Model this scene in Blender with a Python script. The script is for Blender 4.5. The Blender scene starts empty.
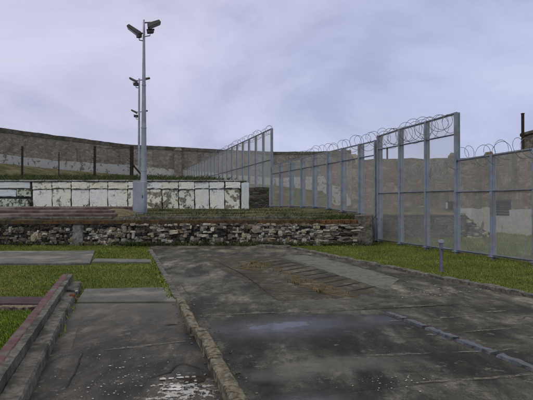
import bpy, bmesh, math, random
from mathutils import Vector, Matrix, noise

R = math.radians
rng = random.Random(7)
scene = bpy.context.scene
COL = scene.collection
EYE, F, CX, HY = 1.6, 500.0, 266.5, 203.0

# ---- surveyed measurements: photo pixel -> place in the yard (metres; x right, y away, z up)
def G(px, py, z=0.0):
    Y = F * (EYE - z) / (py - HY)
    return Vector(((px - CX) * Y / F, Y, z))
def AT(px, py, Y):
    return Vector(((px - CX) * Y / F, Y, EYE + (HY - py) * Y / F))

def lerp(a, b, t): return a + (b - a) * t
def sstep(a, b, x):
    t = max(0.0, min(1.0, (x - a) / (b - a))); return t * t * (3 - 2 * t)
def interp(pts, x):
    if x <= pts[0][0]: return pts[0][1]
    for (x0, y0), (x1, y1) in zip(pts, pts[1:]):
        if x <= x1: return lerp(y0, y1, (x - x0) / (x1 - x0))
    return pts[-1][1]
def nz(x, y, z=0.0, s=1.0): return noise.noise(Vector((x * s, y * s, z * s)))

# =====================================================================  materials
class N:
    def __init__(self, name):
        self.m = bpy.data.materials.new(name); self.m.use_nodes = True
        self.t = self.m.node_tree; self.t.nodes.clear()
        self.out = self.n('ShaderNodeOutputMaterial')
    def n(self, typ, **kw):
        nd = self.t.nodes.new(typ)
        for k, v in kw.items(): setattr(nd, k, v)
        return nd
    def l(self, a, b): self.t.links.new(a, b)
    def coord(self, kind='Object', scale=(1, 1, 1), rot=0.0, loc=(0, 0, 0)):
        tc = self.n('ShaderNodeTexCoord'); mp = self.n('ShaderNodeMapping')
        mp.inputs['Scale'].default_value = scale; mp.inputs['Rotation'].default_value = (0, 0, rot)
        mp.inputs['Location'].default_value = loc
        self.l(tc.outputs[kind], mp.inputs[0]); return mp.outputs[0]
    def noise(self, vec, scale, detail=6, rough=0.6, dist=0.0):
        nd = self.n('ShaderNodeTexNoise'); self.l(vec, nd.inputs['Vector'])
        nd.inputs['Scale'].default_value = scale; nd.inputs['Detail'].default_value = detail
        nd.inputs['Roughness'].default_value = rough; nd.inputs['Distortion'].default_value = dist
        return nd.outputs[0]
    def voro(self, vec, scale, feature='F1', rnd=1.0):
        nd = self.n('ShaderNodeTexVoronoi', feature=feature); self.l(vec, nd.inputs['Vector'])
        nd.inputs['Scale'].default_value = scale; nd.inputs['Randomness'].default_value = rnd
        return nd
    def ramp(self, fac, stops, interp='LINEAR'):
        nd = self.n('ShaderNodeValToRGB'); cr = nd.color_ramp; cr.interpolation = interp
        while len(cr.elements) < len(stops): cr.elements.new(0.5)
        for e, (p, c) in zip(cr.elements, stops):
            e.position = p
            e.color = (c, c, c, 1) if isinstance(c, (int, float)) else (*c, 1)
        self.l(fac, nd.inputs[0]); return nd.outputs[0]
    def mix(self, fac, a, b, mode='MIX'):
        nd = self.n('ShaderNodeMix', data_type='RGBA', blend_type=mode)
        for k, v in ((0, fac), (6, a), (7, b)):
            sock = nd.inputs[k]
            if isinstance(v, (int, float)): sock.default_value = v if k == 0 else (v, v, v, 1)
            elif isinstance(v, tuple): sock.default_value = (*v, 1)
            else: self.l(v, sock)
        return nd.outputs[2]
    def math(self, op, a, b=0.0, clamp=False):
        nd = self.n('ShaderNodeMath', operation=op, use_clamp=clamp)
        for sock, v in ((nd.inputs[0], a), (nd.inputs[1], b)):
            if isinstance(v, (int, float)): sock.default_value = v
            else: self.l(v, sock)
        return nd.outputs[0]
    def sep(self, vec):
        nd = self.n('ShaderNodeSeparateXYZ'); self.l(vec, nd.inputs[0]); return nd.outputs
    def ellipse(self, vec, c, ax, rot):
        """1 at the centre, 0 on the rim of an ellipse lying on the ground"""
        x, y, _ = self.sep(vec)
        dx = self.math('SUBTRACT', x, c[0]); dy = self.math('SUBTRACT', y, c[1])
        ca, sa = math.cos(rot), math.sin(rot)
        u = self.math('ADD', self.math('MULTIPLY', dx, ca / ax[0]), self.math('MULTIPLY', dy, sa / ax[0]))
        v = self.math('ADD', self.math('MULTIPLY', dx, -sa / ax[1]), self.math('MULTIPLY', dy, ca / ax[1]))
        r = self.math('SQRT', self.math('ADD', self.math('MULTIPLY', u, u), self.math('MULTIPLY', v, v)))
        return self.math('SUBTRACT', 1.0, r)
    def bump(self, h, strength=0.4, dist=0.02):
        nd = self.n('ShaderNodeBump'); nd.inputs['Strength'].default_value = strength
        nd.inputs['Distance'].default_value = dist; self.l(h, nd.inputs['Height']); return nd.outputs[0]
    def done(self, color, rough=0.9, normal=None, metal=0.0, spec=0.3):
        b = self.n('ShaderNodeBsdfPrincipled')
        for key, v in (('Base Color', color), ('Roughness', rough), ('Metallic', metal), ('Specular IOR Level', spec)):
            s = b.inputs[key]
            if isinstance(v, tuple): s.default_value = (*v, 1)
            elif isinstance(v, (int, float)): s.default_value = v
            else: self.l(v, s)
        if normal is not None: self.l(normal, b.inputs['Normal'])
        self.l(b.outputs[0], self.out.inputs[0]); self.b = b
        return self.m

YROT = math.atan(0.29)      # the yard runs away to the left by this angle

def m_mottled(name, a, b, scale=6.0, rough=0.85, spec=0.3, metal=0.0, bump=0.3, bd=0.01, c=None, cs=1.2, coord='Object'):
    n = N(name); v = n.coord(coord)
    f = n.noise(v, scale, 8, 0.65)
    col = n.ramp(f, [(0.32, a), (0.68, b)])
    if c:
        col = n.mix(n.ramp(n.noise(v, cs, 5, 0.6), [(0.5, 0), (0.64, 1)]), col, c)
    return n.done(col, rough, n.bump(n.noise(v, scale * 4, 6, 0.7), bump, bd), metal, spec)

def paving_detail(n, col, v, vr, sx, sy, off):
    br = n.n('ShaderNodeTexBrick'); mp = n.n('ShaderNodeMapping'); mp.inputs['Location'].default_value = off
    n.l(vr, mp.inputs[0])
    wob = n.n('ShaderNodeTexNoise'); n.l(v, wob.inputs['Vector']); wob.inputs['Scale'].default_value = 2.2; wob.inputs['Detail'].default_value = 6
    n.l(n.mix(0.05, mp.outputs[0], wob.outputs[1], 'ADD'), br.inputs['Vector'])
    br.inputs['Scale'].default_value = 1.0; br.inputs['Brick Width'].default_value = sx; br.inputs['Row Height'].default_value = sy
    br.inputs['Mortar Size'].default_value = 0.012; br.inputs['Mortar Smooth'].default_value = 0.3
    br.inputs['Color1'].default_value = (0.68, 0.68, 0.68, 1); br.inputs['Color2'].default_value = (1.25, 1.24, 1.2, 1); br.inputs['Mortar'].default_value = (0.5, 0.48, 0.42, 1)
    col = n.mix(0.85, col, br.outputs[0], 'MULTIPLY')
    # crack network, open only in places
    wv = n.mix(0.5, v, wob.outputs[1], 'ADD')
    ed = n.voro(wv, 0.75, 'DISTANCE_TO_EDGE').outputs[0]
    cm = n.math('MULTIPLY', n.ramp(ed, [(0.0, 1), (0.014, 0)]), n.ramp(n.noise(v, 0.7, 4), [(0.5, 0), (0.56, 0.9)]))
    col = n.mix(cm, col, (0.014, 0.013, 0.011))
    # exposed pale grit
    vo = n.voro(v, 55).outputs[0]; gm = n.math('MULTIPLY', n.ramp(vo, [(0.16, 1), (0.24, 0)]), n.ramp(n.noise(v, 1.9, 6, 0.7), [(0.53, 0), (0.6, 0.75)]))
    col = n.mix(gm, col, (0.26, 0.255, 0.235))
    # scuffed dark and pale blotches with hard little edges
    bl = n.noise(v, 6.5, 9, 0.72)
    col = n.mix(n.ramp(bl, [(0.56, 0), (0.59, 0.55)]), col, (0.02, 0.019, 0.017))
    col = n.mix(n.ramp(n.noise(v, 4.3, 9, 0.74), [(0.585, 0), (0.62, 0.5)]), col, (0.16, 0.155, 0.135))
    return col
def m_asphalt():
    n = N('wet asphalt'); v = n.coord(); vr = n.coord(rot=-YROT, scale=(1, 1, 1))
    vs = n.coord(rot=-YROT, scale=(1.5, 0.62, 1))
    big = n.noise(vs, 1.1, 10, 0.7, 0.25); mid = n.noise(v, 3.2, 8, 0.7); fine = n.noise(v, 60, 4, 0.7)
    warp = n.math('MULTIPLY', n.math('SUBTRACT', n.noise(v, 1.7, 6, 0.65), 0.5), 1.7)
    big2 = n.noise(v, 0.55, 5, 0.6)
    col = n.ramp(big, [(0.40, (0.017, 0.017, 0.0155)), (0.48, (0.036, 0.0355, 0.032)), (0.55, (0.066, 0.0645, 0.057)), (0.64, (0.135, 0.132, 0.117))])
    col = n.mix(0.75, col, n.ramp(mid, [(0.3, 0.4), (0.5, 1.0), (0.7, 1.6)]), 'MULTIPLY')
    col = n.mix(0.8, col, n.ramp(fine, [(0.3, 0.45), (0.7, 1.55)]), 'MULTIPLY')
    col = paving_detail(n, col, v, vr, 3.1, 1.55, (0.4, 0.75, 0))
    # far half drier and browner, near half darker
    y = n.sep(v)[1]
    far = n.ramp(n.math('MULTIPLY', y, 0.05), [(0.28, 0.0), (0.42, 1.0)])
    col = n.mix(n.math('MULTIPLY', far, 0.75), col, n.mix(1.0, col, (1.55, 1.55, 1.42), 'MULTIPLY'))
    # moss
    moss = n.math('MULTIPLY', n.ramp(big2, [(0.52, 0), (0.62, 1)]), n.ramp(mid, [(0.45, 0), (0.6, 0.55)]))
    col = n.mix(moss, col, (0.06, 0.062, 0.03))
    # pale dried tide-marks
    pale = n.math('ADD', n.ellipse(v, (-2.2, 10.4), (1.4, 0.8), YROT), warp)
    col = n.mix(n.ramp(pale, [(0.1, 0), (0.8, 0.55)]), col, (0.17, 0.168, 0.16))
    pale2 = n.math('ADD', n.ellipse(v, (0.55, 4.9), (1.5, 0.42), YROT), warp)
    col = n.mix(n.ramp(pale2, [(0.2, 0), (0.8, 0.5)]), col, (0.13, 0.128, 0.12))
    # standing water
    pud = None
    for c, ax in (((0.3, 6.5), (1.7, 0.8)), ((0.3, 4.0), (0.6, 0.32)), ((1.6, 6.85), (0.6, 0.4))):
        e = n.ellipse(v, c, ax, YROT)
        pud = e if pud is None else n.math('MAXIMUM', pud, e)
    pud = n.math('ADD', pud, n.math('MULTIPLY', warp, 0.55))
    wet = n.ramp(pud, [(0.1, 0), (0.75, 1)]); damp = n.ramp(pud, [(-0.0, 0.0), (0.25, 1)])
    col = n.mix(n.math('MULTIPLY', damp, 0.65), col, (0.022, 0.023, 0.026))
    rough = n.mix(wet, n.ramp(mid, [(0.3, 0.62), (0.7, 0.9)]), 0.3)
    h = n.math('ADD', n.math('MULTIPLY', fine, 0.6), mid)
    core = n.math('ADD', n.ellipse(v, (0.22, 6.55), (0.6, 0.2), YROT), n.math('MULTIPLY', n.math('SUBTRACT', n.noise(v, 3.4, 9, 0.66), 0.5), 3.0))
    core = n.ramp(core, [(0.3, 0), (0.38, 1)])
    rough = n.mix(core, rough, 0.07); col = n.mix(n.math('MULTIPLY', core, 0.6), col, (0.02, 0.021, 0.023)); wet = n.math('MAXIMUM', wet, core)
    nb = n.n('ShaderNodeBump'); nb.inputs['Distance'].default_value = 0.012
    n.l(h, nb.inputs['Height']); n.l(n.mix(wet, 0.55, 0.03), nb.inputs['Strength'])
    return n.done(col, rough, nb.outputs[0], 0, 0.2)

def m_walk():
    n = N('old walkway concrete'); v = n.coord(); vs = n.coord(rot=-YROT, scale=(1.5, 0.65, 1))
    big = n.noise(vs, 1.3, 10, 0.7, 0.25); mid = n.noise(v, 4.5, 8, 0.72); fine = n.noise(v, 75, 4, 0.75)
    col = n.ramp(big, [(0.40, (0.017, 0.016, 0.014)), (0.47, (0.036, 0.034, 0.029)), (0.54, (0.062, 0.058, 0.049)), (0.64, (0.13, 0.122, 0.104))])
    col = n.mix(0.7, col, n.ramp(mid, [(0.3, 0.4), (0.5, 1.0), (0.7, 1.55)]), 'MULTIPLY')
    col = n.mix(0.6, col, n.ramp(fine, [(0.3, 0.6), (0.7, 1.4)]), 'MULTIPLY')
    col = paving_detail(n, col, v, n.coord(rot=-YROT), 9.0, 1.7, (5.0, 0.9, 0))
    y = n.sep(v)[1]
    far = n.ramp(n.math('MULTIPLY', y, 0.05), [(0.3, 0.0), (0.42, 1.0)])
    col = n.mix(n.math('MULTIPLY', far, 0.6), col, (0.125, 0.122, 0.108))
    lich = n.ramp(n.noise(v, 22, 4, 0.6), [(0.66, 0), (0.7, 0.8)])
    near = n.ramp(n.math('MULTIPLY', y, 0.1), [(0.42, 1.0), (0.66, 0.0)])
    col = n.mix(n.math('MULTIPLY', lich, near), col, (0.3, 0.3, 0.29))
    res = n.math('ADD', n.ellipse(v, (-0.68, 4.25), (0.42, 0.38), 0.0), n.math('MULTIPLY', n.math('SUBTRACT', n.noise(v, 13, 9, 0.7), 0.5), 4.5))
    col = n.mix(n.ramp(res, [(0.55, 0), (0.72, 0.85)]), col, (0.42, 0.42, 0.41))
    h = n.math('ADD', n.math('MULTIPLY', fine, 0.6), mid)
    return n.done(col, n.ramp(mid, [(0.3, 0.55), (0.7, 0.9)]), n.bump(h, 0.6, 0.012), 0, 0.35)

def m_soil(name, stops, scale=1.3):
    n = N(name); v = n.coord()
    f = n.noise(v, scale, 8, 0.65); g = n.noise(v, scale * 14, 6, 0.7)
    col = n.ramp(f, stops)
    col = n.mix(0.75, col, n.ramp(g, [(0.28, 0.35), (0.5, 1.0), (0.75, 1.6)]), 'MULTIPLY')
    return n.done(col, 0.95, n.bump(g, 0.8, 0.04), 0, 0.15)

def m_oldwall(name, tones, sx=1.6, sz=3.4, stain=(0.05, 0.048, 0.04), dark=0.5, bump=0.5, zgreen=None, patch=None, mort=0.55):
    """coursed old limestone: irregular blocks, streaks and stains"""
    n = N(name); v = n.coord()
    nt_ = n.n('ShaderNodeTexNoise'); n.l(v, nt_.inputs['Vector']); nt_.inputs['Scale'].default_value = 1.3
    w = n.mix(0.35, v, nt_.outputs[1], 'ADD')
    mp = n.n('ShaderNodeMapping'); mp.inputs['Scale'].default_value = (sx, sx, sz); n.l(w, mp.inputs[0])
    vo = n.voro(mp.outputs[0], 1.0); ed = n.voro(mp.outputs[0], 1.0, 'DISTANCE_TO_EDGE')
    cell = n.sep(vo.outputs['Color'])[0]
    col = n.ramp(cell, [(0.0, tones[0]), (0.35, tones[1]), (0.7, tones[2]), (1.0, tones[3])])
    col = n.mix(n.ramp(ed.outputs[0], [(0.0, mort), (0.09, 0.0)]), col, tuple(t * 0.35 for t in tones[0]))
    big = n.noise(n.coord(scale=(1, 1, 0.8)), 0.33, 7, 0.62)
    col = n.mix(0.8, col, n.ramp(big, [(0.28, 1 - dark), (0.5, 1.0), (0.72, 1.4)]), 'MULTIPLY')
    st = n.noise(n.coord(scale=(1.8, 1.8, 0.22)), 1.0, 6, 0.65)
    col = n.mix(n.ramp(st, [(0.54, 0), (0.7, 0.7)]), col, stain)
    if patch:
        col = n.mix(n.ramp(n.noise(v, 0.55, 5, 0.6), [(0.56, 0), (0.62, 0.8)]), col, patch)
    fine = n.noise(v, 9, 8, 0.75)
    col = n.mix(0.75, col, n.ramp(fine, [(0.28, 0.42), (0.5, 1.0), (0.72, 1.5)]), 'MULTIPLY')
    if zgreen:
        z = n.sep(v)[2]
        zz = n.math('ADD', z, n.math('MULTIPLY', n.noise(v, 0.8, 4), 1.2))
        col = n.mix(n.ramp(n.math('MULTIPLY', zz, 1.0 / zgreen), [(0.45, 0.85), (1.0, 0.0)]), col, (0.07, 0.085, 0.04))
    h = n.math('ADD', fine, n.math('MULTIPLY', n.ramp(ed.outputs[0], [(0, 0), (0.12, 1)]), 0.7))
    return n.done(col, 0.95, n.bump(h, bump, 0.08), 0, 0.15)

def m_white(name, peel=0.5, white=(0.64, 0.65, 0.62), under=(0.15, 0.14, 0.12), ps=2.2, grime=0.5):
    n = N(name); v = n.coord(); ob = n.n('ShaderNodeObjectInfo')
    vv = n.n('ShaderNodeVectorMath', operation='ADD'); n.l(v, vv.inputs[0])
    sc = n.n('ShaderNodeVectorMath', operation='SCALE'); n.l(ob.outputs['Location'], sc.inputs[0]); sc.inputs['Scale'].default_value = 3.7
    n.l(sc.outputs[0], vv.inputs[1]); v = vv.outputs[0]
    f = n.noise(v, ps, 9, 0.66, 0.3); g = n.noise(v, ps * 6, 6, 0.7)
    f2 = n.math('ADD', f, n.math('MULTIPLY', n.math('SUBTRACT', g, 0.5), 0.18))
    tone = n.noise(v, 1.0, 5)
    wc = n.ramp(tone, [(0.35, white), (0.65, tuple(c * t for c, t in zip(white, (1.06, 1.02, 0.86))))])
    wc = n.mix(grime, wc, n.ramp(g, [(0.3, 0.6), (0.6, 1.1)]), 'MULTIPLY')
    uc = n.ramp(g, [(0.35, tuple(c * 0.4 for c in under)), (0.7, tuple(c * 1.5 for c in under))])
    p = 0.38 + 0.3 * peel
    mask = n.ramp(f2, [(p - 0.02, 0), (p + 0.02, 1)])
    mk = n.math('SUBTRACT', 1.0, mask)
    return n.done(n.mix(mask, wc, uc), 0.88, n.bump(n.math('ADD', mk, g), 0.5, 0.02), 0, 0.2)

def m_vcol(name, rough=0.92):
    n = N(name); a = n.n('ShaderNodeAttribute', attribute_name='tone'); v = n.coord()
    g = n.noise(v, 16, 8, 0.75); b = n.noise(v, 3.0, 5)
    col = n.mix(0.85, a.outputs['Color'], n.ramp(g, [(0.28, 0.4), (0.5, 1.0), (0.72, 1.4)]), 'MULTIPLY')
    col = n.mix(0.5, col, n.ramp(b, [(0.35, 0.6), (0.65, 1.3)]), 'MULTIPLY')
    return n.done(col, rough, n.bump(g, 0.7, 0.03), 0, 0.2)

def m_mesh(name, open_):
    """welded anti-climb mesh: fine upright and cross wires, open between them"""
    n = N(name); v = n.coord()
    x, y, z = n.sep(v)
    wx = n.math('LESS_THAN', n.math('FRACT', n.math('MULTIPLY', x, 79.0)), (1 - open_) * 0.72)
    wz = n.math('LESS_THAN', n.math('FRACT', n.math('MULTIPLY', z, 67.0)), (1 - open_) * 0.3)
    wire = n.math('MAXIMUM', wx, wz)
    d = n.n('ShaderNodeBsdfPrincipled'); d.inputs['Roughness'].default_value = 0.6
    n.l(n.ramp(n.noise(v, 0.9, 4), [(0.3, (0.42, 0.45, 0.44)), (0.7, (0.58, 0.61, 0.6))]), d.inputs['Base Color'])
    t = n.n('ShaderNodeBsdfTransparent'); mx = n.n('ShaderNodeMixShader')
    n.l(wire, mx.inputs[0]); n.l(t.outputs[0], mx.inputs[1]); n.l(d.outputs[0], mx.inputs[2])
    n.l(mx.outputs[0], n.out.inputs[0]); return n.m

def m_grass(name, stops):
    n = N(name); v = n.coord(); a = n.n('ShaderNodeAttribute', attribute_name='tone')
    col = n.ramp(n.noise(v, 0.9, 6, 0.65), stops)
    col = n.mix(1.0, col, a.outputs['Color'], 'MULTIPLY')
    m = n.done(col, 0.75, None, 0, 0.2); return m

ASPHALT = m_asphalt(); WALK = m_walk()
GROUND = m_soil('mossy turf soil', [(0.3, (0.05, 0.068, 0.018)), (0.5, (0.08, 0.1, 0.026)), (0.7, (0.13, 0.125, 0.045))], 0.8)
TERR = m_soil('weedy terrace earth', [(0.34, (0.035, 0.04, 0.017)), (0.48, (0.07, 0.07, 0.034)), (0.56, (0.1, 0.088, 0.05)), (0.68, (0.15, 0.13, 0.085))], 0.8)
SAND = m_soil('sandy earth', [(0.3, (0.09, 0.075, 0.045)), (0.7, (0.22, 0.185, 0.12))], 2.0)
SLAB = m_mottled('pale grey concrete', (0.085, 0.088, 0.08), (0.165, 0.17, 0.158), 3.2, 0.8, c=(0.07, 0.07, 0.06), cs=1.6)
SLAB2 = m_mottled('dull grey concrete', (0.06, 0.06, 0.055), (0.13, 0.13, 0.12), 2.0, 0.8, c=(0.17, 0.165, 0.15), cs=1.0)
KERB = m_mottled('weathered kerb concrete', (0.045, 0.043, 0.037), (0.2, 0.19, 0.165), 13.0, 0.9, bump=0.7, bd=0.02, c=(0.05, 0.05, 0.045), cs=2.5)
KERBTAN = m_mottled('tan crumbling concrete', (0.05, 0.044, 0.03), (0.3, 0.265, 0.19), 20.0, 0.9, bump=0.9, bd=0.015, c=(0.035, 0.032, 0.025), cs=9.0)
MAROON = m_mottled('faded maroon paint', (0.025, 0.014, 0.017), (0.06, 0.03, 0.036), 5.0, 0.75, c=(0.05, 0.04, 0.042), cs=2.5)
REDTOP = m_mottled('worn red kerb paint', (0.055, 0.022, 0.025), (0.135, 0.058, 0.062), 9.0, 0.7, c=(0.1, 0.09, 0.083), cs=4.0)
REDBROWN = m_mottled('red brown weathered step', (0.05, 0.035, 0.03), (0.14, 0.1, 0.09), 3.0, 0.9, bump=0.6, bd=0.03, c=(0.2, 0.17, 0.155), cs=0.9)
BRICK = m_mottled('rusty earth course', (0.028, 0.02, 0.012), (0.12, 0.068, 0.03), 7.0, 0.95, bump=0.9, bd=0.04, c=(0.04, 0.036, 0.022), cs=1.6)
BRICKO = m_mottled('rust orange brick', (0.06, 0.03, 0.014), (0.2, 0.1, 0.04), 7.0, 0.95, bump=0.9, bd=0.03, c=(0.06, 0.045, 0.03), cs=2.5)
BLUEKERB = m_mottled('wet concrete with sky sheen tint', (0.04, 0.047, 0.06), (0.105, 0.12, 0.15), 10.0, 0.45, 0.4, bump=0.6, c=(0.03, 0.032, 0.036), cs=4.0)  # blue of the sky-lit wet edge is put into the colour
def m_worn(name, a, b, cut, scale, top=0.85):
    n = N(name); v = n.coord(); f = n.noise(v, scale, 8, 0.75)
    m = n.done(n.ramp(n.noise(v, scale * 3, 5, 0.7), [(0.3, a), (0.7, b)]), 0.9)
    t = n.n('ShaderNodeBsdfTransparent'); mx = n.n('ShaderNodeMixShader')
    n.l(n.ramp(f, [(cut - 0.09, 0), (cut + 0.12, top)]), mx.inputs[0]); n.l(t.outputs[0], mx.inputs[1]); n.l(n.b.outputs[0], mx.inputs[2])
    n.l(mx.outputs[0], n.out.inputs[0]); return m
PALE = m_worn('worn pale line', (0.10, 0.10, 0.08), (0.29, 0.28, 0.22), 0.5, 15.0, 0.75)
DARKJ = m_mottled('dark joint and hole shade', (0.012, 0.011, 0.01), (0.035, 0.032, 0.026), 8.0, 0.9)
CRACK = m_worn('dirt filled crack', (0.009, 0.008, 0.007), (0.03, 0.027, 0.02), 0.36, 9.0, 0.95)
FLAKE = m_mottled('white paint flake', (0.35, 0.35, 0.35), (0.6, 0.6, 0.6), 12.0, 0.8)
STEEL = m_mottled('galvanised blue grey steel', (0.22, 0.25, 0.30), (0.32, 0.355, 0.41), 3.0, 0.5, 0.4, 0.15, 0.1, c=(0.19, 0.205, 0.25), cs=0.8)
POSTST = m_mottled('grey blue fence steel', (0.18, 0.22, 0.275), (0.27, 0.32, 0.385), 4.0, 0.55, 0.4, 0.1, 0.1, c=(0.19, 0.2, 0.21), cs=2.2)
RAILST = m_mottled('dull blue rail steel', (0.09, 0.10, 0.14), (0.16, 0.18, 0.23), 4.0, 0.5, 0.4, 0.1, 0.1)
DARKM = m_mottled('charcoal painted metal', (0.02, 0.02, 0.024), (0.045, 0.045, 0.05), 8.0, 0.5, 0.4)
LENS = m_mottled('grey lamp glass', (0.12, 0.12, 0.14), (0.2, 0.2, 0.23), 10.0, 0.2, 0.5)
WIRE = m_mottled('razor wire steel', (0.09, 0.10, 0.12), (0.2, 0.21, 0.24), 20.0, 0.45, 0.5, 0.3)
RUST = m_mottled('rusted iron', (0.016, 0.012, 0.01), (0.045, 0.027, 0.02), 9.0, 0.9)
GREATW = m_oldwall('old prison wall stone', ((0.165, 0.15, 0.126), (0.205, 0.185, 0.157), (0.235, 0.214, 0.182), (0.29, 0.27, 0.235)), 2.2, 4.6, dark=0.5, bump=0.35, patch=(0.2, 0.17, 0.14), mort=0.15)
COPING = m_mottled('dark lichen coping', (0.06, 0.055, 0.047), (0.16, 0.145, 0.12), 1.8, 0.95, bump=0.7, bd=0.05, c=(0.06, 0.065, 0.04), cs=0.7)
NEARW = m_oldwall('tan limestone wall', ((0.15, 0.13, 0.095), (0.19, 0.165, 0.12), (0.215, 0.185, 0.135), (0.29, 0.255, 0.19)), 3.0, 5.6, dark=0.55, bump=0.3, patch=(0.14, 0.125, 0.095), mort=0.08)
RETW = m_oldwall('dark retaining stone', ((0.05, 0.048, 0.045), (0.08, 0.078, 0.07), (0.11, 0.105, 0.09), (0.15, 0.14, 0.115)), 3.2, 7.0, dark=0.5, bump=0.7, mort=0.3)
PLASTER = m_white('flaking grey whitewash', 0.66, (0.40, 0.415, 0.43), (0.2, 0.18, 0.15), 1.6, 0.6)
PLASTER2 = m_white('whitewash base coat', 0.78, (0.44, 0.46, 0.47), (0.2, 0.18, 0.14), 1.0, 0.6)
WHITE_A = m_white('whitewash mostly whole', 0.82, (0.66, 0.70, 0.70), (0.27, 0.26, 0.23), 3.0, 0.7)
WHITE_B = m_white('whitewash flaking', 0.66, (0.64, 0.68, 0.66), (0.25, 0.24, 0.2), 3.6, 0.7)
WHITE_C = m_white('whitewash peeled', 0.45, (0.62, 0.65, 0.61), (0.2, 0.185, 0.145), 3.4, 0.7)
CREAM = m_white('cream top coat', 0.72, (0.64, 0.66, 0.59), (0.26, 0.25, 0.2), 3.6, 0.7)
BLUEW = m_white('blue white coat', 0.88, (0.54, 0.62, 0.66), (0.16, 0.18, 0.15), 4.0, 0.5)
GREENW = m_white('mouldy green white coat', 0.45, (0.42, 0.5, 0.46), (0.09, 0.11, 0.08), 4.0, 0.6)
STONES = m_vcol('rubble stone')
MESH = m_mesh('welded mesh', 0.69); MESHFAR = m_mesh('welded mesh seen close', 0.56)
TURF_B = m_grass('bright grass', [(0.3, (0.10, 0.175, 0.02)), (0.5, (0.145, 0.23, 0.026)), (0.7, (0.19, 0.255, 0.042))])
TURF_O = m_grass('olive grass', [(0.3, (0.095, 0.145, 0.026)), (0.5, (0.148, 0.2, 0.037)), (0.7, (0.235, 0.24, 0.068))])
WEED = m_grass('dry weeds', [(0.3, (0.09, 0.075, 0.03)), (0.6, (0.2, 0.14, 0.05)), (0.75, (0.26, 0.17, 0.06))])
WEEDG = m_grass('green weeds', [(0.3, (0.03, 0.045, 0.015)), (0.6, (0.06, 0.08, 0.025)), (0.75, (0.12, 0.11, 0.04))])

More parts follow.
